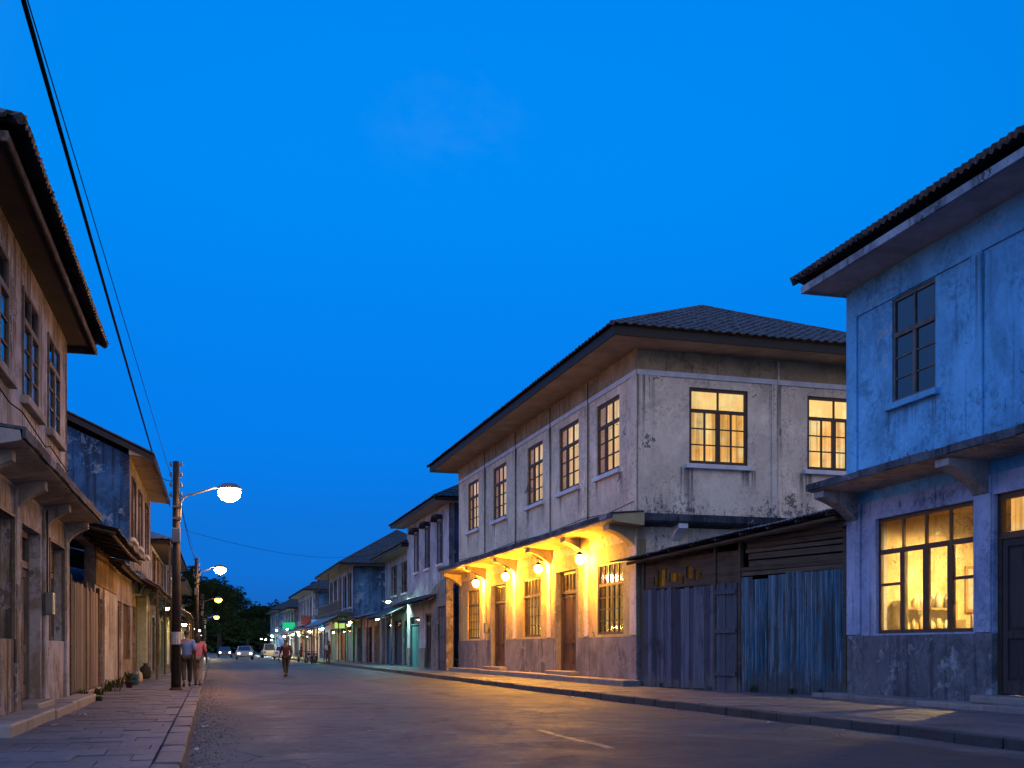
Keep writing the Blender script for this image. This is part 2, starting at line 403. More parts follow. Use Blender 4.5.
def leafmat(name, c1, c2):
    m = NT(name); t = m.n('Attribute', attribute_name='tone', out=2)
    c = m.mix(t, c1, c2)
    d = m.n('BsdfDiffuse', {'Color': c}); tr = m.n('BsdfTranslucent', {'Color': c})
    return m.surf(m.n('MixShader', {0: .3, 1: d, 2: tr}))
M['leaf'] = leafmat('dark_foliage', (.018,.032,.012), (.04,.06,.02))
M['weed'] = leafmat('weed_leaf', (.04,.06,.015), (.09,.1,.035))
M['bark'] = simple('tree_bark', (.06,.045,.035), .9, bump=.6)

# ------------------------------------------------------------------ building blocks
def RZ(a): return Matrix.Rotation(a, 4, 'Z')
NEAR = RZ(rad(90))            # canonical wall -> near gable wall (faces -s)
FARW = RZ(rad(-90))           # canonical wall -> far gable wall (faces +s)

def wall(mb, x0, x1, z0, z1, holes=(), t=.3, y=0., mi=0, top=None):
    """Wall with real openings; front at y, back at y-t. top(x) optional height function for the top row."""
    xs = sorted({x0, x1, *[h[0] for h in holes], *[h[1] for h in holes]})
    zs = sorted({z0, z1, *[h[2] for h in holes], *[h[3] for h in holes]})
    xs = [x for x in xs if x0-1e-6 <= x <= x1+1e-6]; zs = [z for z in zs if z0-1e-6 <= z <= z1+1e-6]
    def solid(i, j):
        if not (0 <= i < len(xs)-1 and 0 <= j < len(zs)-1): return False
        cx, cz = (xs[i]+xs[i+1])/2, (zs[j]+zs[j+1])/2
        return not any(h[0] < cx < h[1] and h[2] < cz < h[3] for h in holes)
    def Z(k, x): return top(x) if (top and k == len(zs)-1) else zs[k]
    for i in range(len(xs)-1):
        for j in range(len(zs)-1):
            if not solid(i, j): continue
            a, b = xs[i], xs[i+1]
            p = [(a, zs[j] if j or True else 0), (b, zs[j]), (b, Z(j+1, b)), (a, Z(j+1, a))]
            f = [(x, y, z) for x, z in p]; k = [(x, y-t, z) for x, z in p]
            mb.face([f[1], f[0], f[3], f[2]], mi); mb.face(k, mi)
            if not solid(i-1, j): mb.face([f[0], k[0], k[3], f[3]], mi)
            if not solid(i+1, j): mb.face([f[2], k[2], k[1], f[1]], mi)
            if not solid(i, j+1): mb.face([f[3], k[3], k[2], f[2]], mi)
            if not solid(i, j-1): mb.face([f[1], k[1], k[0], f[0]], mi)

def window(parent, T, x0, x1, z0, z1, cols=2, rows=3, trans=None, tcols=None, mframe=None, mpane=None, mback=None, mtop=None,
           sill=True, depth=.14, ft=.09, mt=.045, mid=(), backy=.2, casing=None, msill=None, name='window'):
    """Frame mesh (part); panes, curtain and sill as sub-parts."""
    mframe = mframe or M['frame']; w = x1-x0
    mb = MB(T); y0, y1 = -depth-.07, -depth+.0
    bx = lambda a, b, c, d, e=0.: mb.box(a, b, y0-e, y1+e, c, d)
    bx(x0, x0+ft, z0, z1); bx(x1-ft, x1, z0, z1); bx(x0+ft, x1-ft, z0, z0+ft); bx(x0+ft, x1-ft, z1-ft, z1)
    zt = z1-ft
    if trans:
        bx(x0+ft, x1-ft, trans-.05, trans+.05, .012); zt = trans-.05
        n = tcols or cols
        for i in range(1, n):
            x = x0+ft+(w-2*ft)*i/n
            bx(x-mt*.6, x+mt*.6, trans+.05, z1-ft, -.008)
    for i in range(1, cols):
        x = x0+ft+(w-2*ft)*i/cols; t = mt*1.5 if i in mid else mt*.55
        bx(x-t, x+t, z0+ft, zt, .006 if i in mid else -.008)
    for j in range(1, rows):
        z = z0+ft+(zt-z0-ft)*j/rows
        if mid or cols > 1:
            bx(x0+ft, x1-ft, z-mt*.4, z+mt*.4, -.012)
    if casing:
        for a, b, c, d in ((x0-casing, x0, z0, z1+casing), (x1, x1+casing, z0, z1+casing), (x0, x1, z1, z1+casing)):
            mb.box(a, b, -.02, .05, c, d)
    fr = mb.build(name, mframe, parent)
    g = MB(T); yy = (y0+y1)/2-.0
    g.face([(x1-ft, yy, z0+ft), (x0+ft, yy, z0+ft), (x0+ft, yy, z1-ft), (x1-ft, yy, z1-ft)])
    g.build('pane', mpane or M['glass'], fr)
    if mback:
        c = MB(T); n = 14; yb = -depth-.07-backy
        zsp = (trans if (trans and mtop) else z1)
        pts = [(x0-.02+(w+.04)*i/n, yb-.035*(i % 2)-R.uniform(0,.02)) for i in range(n+1)]
        for i in range(n):
            (a, ya), (b, yb2) = pts[i], pts[i+1]
            c.face([(b, yb2, z0-.03), (a, ya, z0-.03), (a, ya, zsp), (b, yb2, zsp)], 0)
        if trans and mtop:
            c.face([(x1+.02, yb, zsp), (x0-.02, yb, zsp), (x0-.02, yb, z1+.02), (x1+.02, yb, z1+.02)], 1)
        c.build('curtain', [mback, mtop or mback], fr)
    if sill:
        s = MB(T); s.box(x0-.14, x1+.14, -.04, .13, z0-.16, z0-.02)
        s.build('sill', msill or M['trim'], fr, bevel=.015)
    return fr

def door(parent, T, x0, x1, z0, z1, trans=None, tcols=4, mframe=None, mleaf=None, mback=None, leaves=2, depth=.16, openleaf=None, name='door'):
    mb = MB(T); y0, y1 = -depth-.09, -depth+.02; ft = .11
    mb.box(x0, x0+ft, y0, y1, z0, z1); mb.box(x1-ft, x1, y0, y1, z0, z1); mb.box(x0+ft, x1-ft, y0, y1, z1-ft, z1)
    zt = z1-ft
    if trans:
        mb.box(x0+ft, x1-ft, y0-.01, y1+.01, trans-.06, trans+.06); zt = trans-.06
        for i in range(1, tcols):
            x = x0+ft+(x1-x0-2*ft)*i/tcols
            mb.box(x-.025, x+.025, y0+.02, y1-.02, trans+.06, z1-ft)
    fr = mb.build(name, mframe or M['frame'], parent)
    if trans:
        g = MB(T); yy = (y0+y1)/2
        g.face([(x1-ft, yy, trans), (x0+ft, yy, trans), (x0+ft, yy, z1-ft), (x1-ft, yy, z1-ft)])
        g.build('transom_pane', M['glass'] if mback else M['glass_dark'], fr)
        if mback:
            c = MB(T); c.face([(x1, yy-.25, trans-.1), (x0, yy-.25, trans-.1), (x0, yy-.25, z1), (x1, yy-.25, z1)])
            c.build('curtain', mback, fr)
    w = (x1-x0-2*ft)/leaves
    for i in range(leaves):
        a = x0+ft+w*i+.008; b = a+w-.016
        d = MB(T); yb, yf = y0+.02, y1-.035
        d.box(a, b, yb, yf-.02, z0+.02, zt-.01, tone=R.random())
        st = min(.13, w*.18)
        hz = [z0+.02, z0+(zt-z0)*.36, zt-.01-.14]
        for c0, c1 in ((a, a+st), (b-st, b)): d.box(c0, c1, yf-.02, yf+.012, z0+.02, zt-.01, tone=R.random())
        for k, z in enumerate(hz): d.box(a+st, b-st, yf-.02, yf+.010, z, z+(.24 if k == 0 else .14), tone=R.random())
        d.box(a+st+.06, b-st-.06, yf-.02, yf-.004, hz[0]+.3, hz[1]-.06, tone=R.random())
        d.box(a+st+.06, b-st-.06, yf-.02, yf-.004, hz[1]+.2, hz[2]-.06, tone=R.random())
        hx = b-.07 if i == 0 else a+.07
        d.tube([(hx, yf+.05, z0+1.0), (hx, yf+.05, z0+1.18)], .014, 6)
        d.build('door_leaf', mleaf or M['door'], fr)
    # dark reveal behind
    return fr

def roof_slope(mb, A, B, C, D, period=.24, amp=.03, course=.34, step=.03, jit=.012, tiles=True):
    """Sheet from eave A->B up to ridge D->C with corrugation / tile courses."""
    A, B, C, D = map(Vector, (A, B, C, D))
    e = (B-A); L = e.length; e.normalize()
    up = ((D+C)/2-(A+B)/2); up -= e*up.dot(e); Hs = up.length; up.normalize()
    nrm = e.cross(up); nrm = nrm if nrm.z > 0 else -nrm
    uD = (D-A).dot(e); uC = (C-A).dot(e)
    nr = max(1, round(Hs/course)) if tiles else 4
    nseg = max(2, int(L/(period/4)))
    rows = []
    for j in range(nr):
        for k in ((0, 1) if tiles else (0,)):
            rows.append(((j+k)/nr, step*(1-k)+.004))
    if not tiles: rows.append((1., .004))
    grid = []
    for v, s in rows:
        lo, hi = uD*v, L+(uC-L)*v
        r = []
        for i in range(nseg+1):
            u = L*i/nseg; q = min(max(u, lo), hi)
            ph = 2*math.pi*q/period
            hgt = s+amp*(.5+.5*math.cos(ph))
            hj = R.uniform(-jit, jit) if tiles and s > .01 else 0
            r.append(A+e*q+up*(Hs*v)+nrm*(hgt+hj)+up*(R.uniform(-jit, jit) if (s > .01 or v == 0) else 0))
        grid.append(r)
    vs = [p for r in grid for p in r]; n = nseg+1; fs = []
    for j in range(len(grid)-1):
        for i in range(nseg):
            a, b, c, d = j*n+i, j*n+i+1, (j+1)*n+i+1, (j+1)*n+i
            if (vs[a]-vs[b]).length < 1e-4 and (vs[c]-vs[d]).length < 1e-4: continue
            fs.append((a, b, c, d))
    mb.mesh(vs, fs)

def hip_roof(parent, T, x0, x1, y0, y1, ze, zr, mat, tiles=True, amp=.03, period=.26, hipn=True, hipf=True, name='roof', solid=.03, course=.34):
    """y1 street side eave, y0 rear; ridge along x; hipped or gabled ends."""
    run = (y1-y0)/2; ym = (y0+y1)/2
    xa = x0+(run if hipn else 0); xb = x1-(run if hipf else 0)
    mb = MB(T); kw = dict(tiles=tiles, amp=amp, period=period, course=course)
    roof_slope(mb, (x0, y1, ze), (x1, y1, ze), (xb, ym, zr), (xa, ym, zr), **kw)
    roof_slope(mb, (x1, y0, ze), (x0, y0, ze), (xa, ym, zr), (xb, ym, zr), **kw)
    if hipn: roof_slope(mb, (x0, y0, ze), (x0, y1, ze), (xa, ym, zr), (xa, ym, zr), **kw)
    if hipf: roof_slope(mb, (x1, y1, ze), (x1, y0, ze), (xb, ym, zr), (xb, ym, zr), **kw)
    rf = mb.build(name, mat, parent, solid=solid)
    cp = MB(T); k = .07
    def cap(a, b):
        a, b = Vector(a), Vector(b); n = max(2, int((b-a).length/.4))
        for i in range(n):
            p, q = a.lerp(b, i/n), a.lerp(b, (i+1.06)/n)
            cp.tube([p+Vector((0,0,.05)), q+Vector((0,0,.05+R.uniform(-.008,.008)))], [k*1.05, k*.92], 7)
    cap((xa, ym, zr), (xb, ym, zr))
    if hipn: cap((x0, y1, ze), (xa, ym, zr)); cap((x0, y0, ze), (xa, ym, zr))
    if hipf: cap((x1, y1, ze), (xb, ym, zr)); cap((x1, y0, ze), (xb, ym, zr))
    cp.build('ridge_cap', mat, rf)
    return rf

def corrugated(mb, x0, x1, z0, z1, y=0., period=.11, amp=.022, tone=.5, lean=0., topjit=0.):
    period, amp = .125, .03
    n = max(4, int((x1-x0)/(period/6))); vs = []; fs = []
    tj = R.uniform(-topjit, topjit)
    for i in range(n+1):
        x = x0+(x1-x0)*i/n; yy = y+amp*math.sin(2*math.pi*x/period)
        vs += [(x, yy, z0+R.uniform(0,.03)), (x+lean*.5, yy, (z0+z1)/2), (x+lean, yy, z1+tj)]
    for i in range(n):
        for j in range(2):
            a = i*3+j; fs.append((a+3, a, a+1, a+4))
    mb.mesh(vs, fs, 0, tone)

def plank_panel(mb, x0, x1, z0, z1, y=0., w=.16, th=.03, ragged=.04, gap=.008):
    x = x0
    while x < x1-.03:
        ww = min(R.uniform(w*.8, w*1.25), x1-x)
        b = R.uniform(0, ragged*.8); t = R.uniform(-ragged, ragged); dy = R.uniform(-.008, .012)
        mb.box(x, x+ww-gap, y-th+dy, y+dy, z0+b, z1+t, tone=R.random(), M=Matrix.Translation((x,0,0)) @ Matrix.Rotation(R.uniform(-.006,.006), 4, 'Y') @ Matrix.Translation((-x,0,0)))
        x += ww

def awning(parent, T, x0, x1, y0, z0, y1, z1, mat, name='awning', posts=(), pm=None, sag=.04, period=.13, amp=.02):
    """Corrugated sheet sloping from wall (y0,z0) to its lip (y1,z1), with rafters."""
    mb = MB(T); n = int((x1-x0)/(period/4)); vs = []; fs = []
    for i in range(n+1):
        x = x0+(x1-x0)*i/n; h = amp*math.sin(2*math.pi*x/period)
        sg = -sag*math.sin(math.pi*(x-x0)/(x1-x0))+.02*math.sin(x*3.1)
        k = R.uniform(-.03, .03) if i % 9 == 0 else 0
        vs += [(x, y0, z0+h), (x, y1+k, z1+h+sg)]
    for i in range(n): fs.append((i*2+2, i*2, i*2+1, i*2+3))
    mb.mesh(vs, fs)
    a = mb.build(name, mat, parent, solid=.012)
    r = MB(T); k = max(2, int((x1-x0)/1.1))
    for i in range(k+1):
        x = x0+.08+(x1-x0-.16)*i/k
        sg = -sag*math.sin(math.pi*(x-x0)/(x1-x0))
        r.tube([(x, y0, z0-.08), (x, y1-.08, z1-.07+sg)], .035, 5)
    r.tube([(x0+.04, y1-.12, z1-.12), ((x0+x1)/2, y1-.12, z1-.12-sag), (x1-.04, y1-.12, z1-.12)], .035, 5)
    for px in posts: r.tube([(px, y1-.14, .12), (px, y1-.14, z1-.12)], .05, 6)
    r.build('rafters', pm or M['slat'], a)
    return a

def bracket(mb, x, w, y1, ztop, zfoot, y0=0.):
    p = [(y0, ztop)]
    p += [(y1, ztop), (y1, ztop-.14)]
    for i in range(1, 7):
        a = i/6*math.pi/2
        k = i/6
        p.append((y0+.06+(y1-y0-.06)*((1-k)*.6+.4*(1-math.sin(a))), zfoot+(ztop-.14-zfoot)*((1-k)*.6+.4*math.cos(a))))
    p.append((y0, zfoot))
    # straight edge from nose to foot, with cove
    mb.prism(p, x-w/2, x+w/2)

# ================================================================== MAIN HOUSE (lit)
h = empty('corner_house', (12.393, 30.479, 0), rad(90+.834), 'large two-storey cream house with four lit lanterns under its ledge and glowing upstairs windows', 'house')
T = I4; TN = NEAR
LM, DM = 23.0, 8.5
uw = [(1.42,3.44),(5.18,7.30),(9.24,11.24),(14.3,16.45),(19.06,21.1)]
gw = [(1.1,3.33),(9.47,11.7),(18.82,21.1)]
gd = [(5.15,7.7),(14.2,16.85)]
zu = (6.98, 9.32); zg = (1.74, 4.08)
mb = MB(); wall(mb, 0, LM, 4.6, 10.5, [(a,b,*zu) for a,b in uw]); mb.build('upper_wall', M['main'], h)
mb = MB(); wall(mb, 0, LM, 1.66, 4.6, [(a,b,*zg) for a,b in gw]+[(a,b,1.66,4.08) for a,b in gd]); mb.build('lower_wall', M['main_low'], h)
mb = MB(); wall(mb, -.03, LM, .1, 1.66, [(a,b,.1,1.66) for a,b in gd], t=.36, y=.03); mb.build('dado', M['dado'], h, bevel=.012)
sw = [(-3.74,-1.73),(-7.85,-5.84)]
mb = MB(TN); wall(mb, -DM, -.002, .1, 10.5, [(a,b,*zu) for a,b in sw], y=0); mb.build('side_wall', M['main_side'], h)
mb = MB(); mb.box(LM-.3, LM-.002, -DM, -.3, .1, 10.5); mb.box(.3, LM-.3, -DM, -DM+.3, .1, 10.5); mb.build('rear_wall', M['main_side'], h)
# floors / dark interior blocker
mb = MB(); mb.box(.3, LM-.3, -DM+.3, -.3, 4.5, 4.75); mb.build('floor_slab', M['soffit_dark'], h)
# trim band
mb = MB(); mb.box(-.05, LM, 0, .05, 9.58, 9.74); mb.build('trim_band', M['trim'], h, bevel=.01)
mb = MB(TN); mb.box(-DM, .05, 0, .05, 9.58, 9.74); mb.build('trim_band', M['trim'], h, bevel=.01)
mb = MB(); mb.box(-.02, LM, 0, .022, 9.74, 10.36); mb.build('frieze', M['frieze'], h)
mb = MB(TN); mb.box(-DM, .02, 0, .022, 9.74, 10.36); mb.build('frieze', M['frieze'], h)
# pilasters
mb = MB()
for x in (4.36, 8.42, 13.0, 17.95):
    mb.box(x-.2, x+.2, 0, .045, 5.36, 9.62); mb.box(x-.2, x+.2, 0, .045, 1.69, 4.62)
mb.box(0, .5, 0, .04, 1.69, 4.7); mb.box(0,.42,0,.035,5.36,9.62)
split(mb, 'pilaster', M['main'], h, bevel=.01)
mb = MB()
for x in (4.36, 8.42, 13.0, 17.95):
    mb.tube([(x-.24, .06, 10.3), (x-.24, .06, 5.4)], .017, 6)
split(mb, 'drain_pipe', M['fascia'], h)
mb = MB(TN)
for y in (-4.72,):
    mb.box(y-.03, y+.16, 0, .04, 5.36, 9.62); mb.tube([(y-.06, .05, 10.3), (y-.06, .05, 5.4)], .03, 6)
mb.box(-.75, -.03, 0, .035, 5.36, 9.62)
split(mb, 'pilaster', M['main_side'], h)
# windows
for i, (a, b) in enumerate(uw):
    window(h, T, a, b, *zu, cols=3, rows=3, trans=8.56, tcols=3, mid=(2,), mback=M['lit'], mtop=M['lit_cream'], mframe=M['frame'], ft=.1, depth=.05)
for a, b in sw:
    window(h, TN, a, b, *zu, cols=4, rows=3, trans=8.62, tcols=2, mid=(2,), mback=M['lit_cream'], mtop=M['lit_top'], ft=.1, depth=.05)
for a, b in gw:
    window(h, T, a, b, *zg, cols=5, rows=4, trans=3.36, tcols=5, mback=M['lit_dim'], mframe=M['frame_lit'], ft=.08, mt=.04, sill=False, backy=.1, depth=.03)
for a, b in gd:
    door(h, T, a+.2, b-.2, .48, 4.08, trans=3.32, tcols=5, mback=M['lit_dim'], mframe=M['frame_lit'], mleaf=M['door'])
mb = MB()
for a, b in gd:
    mb.box(a, a+.2, -.3, .045, .48, 4.078); mb.box(b-.2, b, -.3, .045, .48, 4.078)
split(mb, 'door_jamb', M['dado'], h)
# ledge with cove underside, returning round the near corner
mb = MB()
mb.prism([(0,5.36),(1.0,5.27),(1.02,5.1),(.9,5.04),(0,4.96)], -.56, LM+.1)
mb.build('ledge', M['ledge_under'], h)
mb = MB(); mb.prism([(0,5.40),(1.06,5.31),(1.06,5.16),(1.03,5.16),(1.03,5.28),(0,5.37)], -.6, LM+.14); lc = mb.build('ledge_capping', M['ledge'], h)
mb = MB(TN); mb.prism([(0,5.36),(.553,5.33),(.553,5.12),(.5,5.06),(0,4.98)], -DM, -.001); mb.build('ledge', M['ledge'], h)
mb = MB()
for x in (.02, 4.36, 8.42, 13.0, 17.95, 22.7): bracket(mb, x+.3 if x < 1 else x, .5, .88, 5.03, 4.42)
split(mb, 'ledge_bracket', M['ledge_under'], h, bevel=.01)
mb = MB(TN); bracket(mb, -1.3, .3, .5, 5.06, 4.6); bracket(mb, -5.2, .3, .5, 5.06, 4.6); split(mb, 'ledge_bracket', M['trim'], h)
# eaves
ov = 1.2
mb = MB(); mb.box(-ov, LM+ov, .002, ov, 10.36, 10.42); mb.box(-ov, -.002, -DM-ov, 0, 10.36, 10.42); mb.box(LM+.002, LM+ov, -DM-ov, 0, 10.36, 10.42)
mb.build('soffit', M['soffit'], h)
mb = MB(); mb.box(-ov-.05, LM+ov+.05, ov, ov+.05, 10.34, 10.62); mb.box(-ov-.05, -ov, -DM-ov, ov, 10.34, 10.62); mb.box(LM+ov, LM+ov+.05, -DM-ov, ov, 10.34, 10.62)
mb.build('fascia', M['fascia'], h, bevel=.01)
hip_roof(h, T, -ov-.15, LM+ov+.15, -DM-ov-.15, ov+.15, 10.60, 13.25, M['tile'], amp=.045, period=.3, course=.36)
mb = MB(); mb.box(17.1,17.4,.05,.2,2.0,2.45); mb.build('meter_box', M['metal'], h, bevel=.015)
mb = MB(); mb.tube([(17.25,.075,2.45),(17.25,.075,4.5)], .016, 6); mb.build('conduit', M['fascia'], h)
mb = MB(); mb.tube([(.1,.08,5.75),(2.2,.1,5.62),(4.3,.1,5.72),(8.4,.11,5.6),(13,.1,5.7),(18,.11,5.6),(22.9,.09,5.74)], .012, 5); mb.build('facade_wire', M['cable'], h)
# steps
mb = MB(); x = -.4
while x < LM-.5:
    w = min(R.uniform(1.6, 2.4), LM-.4-x); mb.box(x, x+w-.012, .03, .62+R.uniform(-.012,.012), .1, .34+R.uniform(-.01,.01), tone=R.random()); x += w
for a, b in gd: mb.box(a-.1, b+.1, -.3, .36, .34, .48, tone=R.random())
mb.build('step', M['step'], h, bevel=.025)
# lanterns
LAMP = (1, .56, .14)
lp = None
def at_main(s, n, z):
    a = rad(90+.834); c, sn = math.cos(a), math.sin(a)
    return (12.393+c*s-sn*n, 30.479+sn*s+c*n, z)
lab = ['lit hanging lantern beside the tall grilled window nearest the house corner', 'lit hanging lantern between the nearer brown door and the middle window',
       'lit hanging lantern between the middle window and the farther door', 'lit hanging lantern beside the farthest ground floor window of the cream house']
for i, s in enumerate((3.9, 8.5, 12.95, 17.9)):
    p = at_main(s, .42, 4.28)
    if lp is None:
        lp = empty('hanging_lantern', p, 0, lab[0], 'lantern', 'lanterns under the ledge of the cream house')
        g = MB(); g.lathe([(.06,-.16),(.15,-.06),(.15,.06),(.07,.14)], n=10); g.build('globe', M['globe'], lp, smooth=True)
        r = MB(); r.tube([(0,0,.2),(0,0,.9)], .014, 6); r.lathe([(.17,.13),(.12,.19),(.05,.23),(.02,.27)], n=12); r.tube([(0,0,.86),(0,0,.93)], .05, 8); r.build('hanger', M['black'], lp)
        r = MB()
        for k in range(4):
            q = k*math.pi/2+.4; r.tube([(.175*math.cos(q),.175*math.sin(q),.13),(.185*math.cos(q),.185*math.sin(q),0),(.1*math.cos(q),.1*math.sin(q),-.17)], .008, 5)
        r.build('cage', M['black'], lp)
    else: dup(lp, p, label=lab[i])

# ================================================================== RIGHT HOUSE
h = empty('street_house', (14.382, 22.312, 0), rad(90-.89), 'blue-white two-storey house at right with mouldy concrete ledge and a lit four-pane shop window', 'house')
T = Matrix.Translation((0,0,0)); LR = 14.0; DR = 9.
def n(x): return (-x[1], -x[0])        # photo runs toward the camera = negative local x
ups = [(-3.25,-1.74),(-7.9,-6.4),(-11.6,-10.1)]
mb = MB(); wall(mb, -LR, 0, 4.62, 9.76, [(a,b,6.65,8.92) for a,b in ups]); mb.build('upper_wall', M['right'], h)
low = [(-4.46,-1.10,1.62,4.19), (-6.85,-4.98,1.58,4.22), (-10.6,-7.6,1.62,4.19)]
mb = MB(); wall(mb, -LR, 0, 1.58, 4.62, low); mb.build('lower_wall', M['right_low'], h)
mb = MB(); wall(mb, -LR, .03, .1, 1.58, [(-6.85,-4.98,.1,1.58)], t=.36, y=.03); mb.build('dado', M['right_dado'], h, bevel=.012)
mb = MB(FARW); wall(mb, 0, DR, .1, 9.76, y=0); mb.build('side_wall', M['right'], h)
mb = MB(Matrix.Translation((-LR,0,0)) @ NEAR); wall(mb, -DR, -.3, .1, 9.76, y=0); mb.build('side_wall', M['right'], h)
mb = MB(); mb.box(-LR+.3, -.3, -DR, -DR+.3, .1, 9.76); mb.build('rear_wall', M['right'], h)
mb = MB()
for a, b in ((-.55,0),(-4.95,-4.47),(-14,-7.02)):
    if b-a < 1: mb.box(a, b, 0, .045, 1.6, 4.615)
split(mb, 'pilaster', M['right_low'], h, bevel=.008)
mb = MB()     # raised plaster panels of the upper wall: frames round sunk fields
mb.box(-.42, -.0, 0, .05, 5.2, 9.7); mb.box(-4.72, -4.36, 0, .05, 5.2, 8.94); mb.box(-9.2, -8.75, 0, .05, 5.2, 8.94)
mb.box(-LR, -.42, 0, .05, 8.94, 9.72)
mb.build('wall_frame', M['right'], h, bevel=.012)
for a, b in ups:
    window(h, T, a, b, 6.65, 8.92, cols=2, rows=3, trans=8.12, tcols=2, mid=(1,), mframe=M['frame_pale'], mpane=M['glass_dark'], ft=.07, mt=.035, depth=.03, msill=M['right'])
# ground floor window, clear glass and a furnished room behind
window(h, T, -4.46, -1.10, 1.62, 4.19, cols=4, rows=1, trans=3.44, tcols=4, mid=(1,2,3), mframe=M['frame'], mpane=glassmat('dirty_shop_glass', .22), ft=.08, mt=.055, sill=False, depth=.1)
window(h, T, -10.6, -7.6, 1.62, 4.19, cols=4, rows=1, trans=3.44, tcols=4, mid=(1,2,3), mframe=M['frame'], ft=.08, mt=.055, sill=False, depth=.1, mback=M['lit'])
mb = MB()
for a, b in ((-1.94,-1.18),(-4.38,-3.66)): mb.box(a, b, -.155, -.115, 2.68, 2.74)
split(mb, 'glazing_bar', M['frame'], h)
door(h, T, -6.85, -4.98, .42, 4.22, trans=3.42, tcols=2, mback=M['lit_cream'], mleaf=M['door_dark'], depth=.12)
# the room
room = MB(); x0, x1, y0, y1, z0, z1 = -7.0, -.32, -4.2, -.34, .45, 4.45
room.face([(x0,y0,z0),(x1,y0,z0),(x1,y0,z1),(x0,y0,z1)]); room.face([(x1,y0,z0),(x1,y1,z0),(x1,y1,z1),(x1,y0,z1)]); room.face([(x0,y1,z0),(x0,y0,z0),(x0,y0,z1),(x0,y1,z1)])
room.face([(x0,y0,z1),(x1,y0,z1),(x1,y1,z1),(x0,y1,z1)]); room.face([(x0,y1,z0),(x1,y1,z0),(x1,y0,z0),(x0,y0,z0)])
room.build('room', plaster('stained_room_wall', (.74,.58,.3), (.62,.46,.2), (.3,.2,.1), (.34,.22,.1), .5, .4), h)
c = MB(); c.lathe([(.02,.5),(.02,0),(.16,-.06),(.2,-.16)][::-1], (-2.7,-1.9,4.0-.05), 12); c.build('ceiling_shade', M['black'], h)
c = MB(); c.lathe([(.05,-.2),(.11,-.13),(.08,-.05)], (-2.7,-1.9,3.97), 10); c.build('ceiling_bulb', emit('room_bulb', (1,.66,.22), 11000), h)
hr = h
def in_right(x, y, z):
    a = rad(90-.89); return (14.382+math.cos(a)*x-math.sin(a)*y, 22.312+math.sin(a)*x+math.cos(a)*y, z)
rzR = rad(90-.89)
w1 = simple('varnished_wood', (.42,.24,.09), .4, var=.4, scale=4)
t = empty('display_shelf', in_right(-.36,-1.7,.45), rzR+rad(90), 'wooden shelf of jars against the side wall of the lit shop room', 'shelf')
mb = MB(); mb.box(-.75,-.7,0,.35,0,1.95); mb.box(.7,.75,0,.35,0,1.95); mb.build('side_panel', w1, t)
mb = MB(); [mb.box(-.7,.7,.03,.35,z,z+.04) for z in (.1,.65,1.2,1.75)]; mb.build('shelf_board', w1, t)
mats = [simple('jar_%s' % k, c, .3, var=.2) for k, c in dict(amber=(.6,.25,.05), white=(.7,.65,.5), buff=(.5,.36,.15), dark=(.15,.1,.06)).items()]
for z in (.69,1.24,1.79):
    for i in range(6):
        mb = MB(); q = R.uniform(.06,.09); hh = R.uniform(.2,.36); mb.lathe([(q,0),(q,hh*.7),(q*.5,hh*.85),(q*.55,hh)], (-.55+.22*i+R.uniform(-.03,.03), .2, z), 8); mb.build('jar', R.choice(mats), t, smooth=True)
t = empty('glass_counter', in_right(-2.6,-2.4,.45), rzR+rad(70), 'brown shop counter with stacked goods seen through the lit window', 'counter')
mb = MB(); mb.box(-1.2,1.2,-.3,.3,0,1.15); mb.box(-1.25,1.25,-.35,.35,1.15,1.2); mb.build('counter_body', w1, t, bevel=.01)
for i in range(7):
    mb = MB(); s = R.uniform(.12,.22); x = -1.0+i*.33; mb.box(x, x+s*1.3, -.12, -.12+s, 1.2, 1.2+R.uniform(.15,.6)); mb.build('goods_box', R.choice(mats), t, bevel=.01)
t = empty('wall_picture', in_right(-.36,-3.3,2.7), rzR+rad(90), 'pale framed panel on the side wall of the lit room', 'picture')
mb = MB(); mb.box(-.4,.4,0,.04,-.55,.55); mb.build('picture_frame', w1, t); mb = MB(); mb.box(-.33,.33,.04,.05,-.48,.48); mb.build('picture_sheet', M['paper'], t)
# ledge
mb = MB(); mb.prism([(0,5.14),(.95,5.06),(.97,4.94),(.9,4.92),(0,4.86)], -LR, .1); mb.build('ledge', M['ledge_under_grey'], h)
mb = MB()
x = -LR
while x < .13:
    w = min(R.uniform(.5, 1.1), .15-x)
    mb.prism([(0,5.2),(1.02,5.1+R.uniform(-.015,.015)),(1.02,4.95+R.uniform(-.02,.02)),(.98,4.95),(.98,5.07),(0,5.15)], x, x+w); x += w
mb.build('ledge_capping', M['ledge'], h)
mb = MB()
for x in (-.25, -4.7, -9.2): bracket(mb, x, .42, .92, 4.9, 4.25)
split(mb, 'ledge_bracket', M['ledge_under_grey'], h, bevel=.01)
# eaves and roof
mb = MB(); mb.box(-LR-.5, .16, .002, 1.05, 9.62, 9.67); mb.box(.002, .16, -DR-1, 0, 9.62, 9.67); mb.build('soffit', M['soffit_pale'], h)
mb = MB(); mb.box(-LR-.5, .22, 1.05, 1.11, 9.58, 9.75); mb.box(.16, .22, -DR-1, 1.05, 9.58, 9.75); mb.build('fascia', M['fascia_pale'], h, bevel=.008)
hip_roof(h, T, -LR-.6, .42, -DR-1.2, 1.22, 9.84, 12.3, M['iron_dark'], tiles=False, amp=.06, period=.2, solid=.1)
# step
mb = MB(); x = -LR
while x < .3:
    w = min(R.uniform(1.3, 2.2), .35-x); mb.box(x, x+w-.012, .03, .75+R.uniform(-.015,.015), .08, .26+R.uniform(-.012,.012), tone=R.random()); x += w
mb.box(-6.95,-4.88,-.3,.45,.26,.41)
mb.build('step', M['step'], h, bevel=.025)

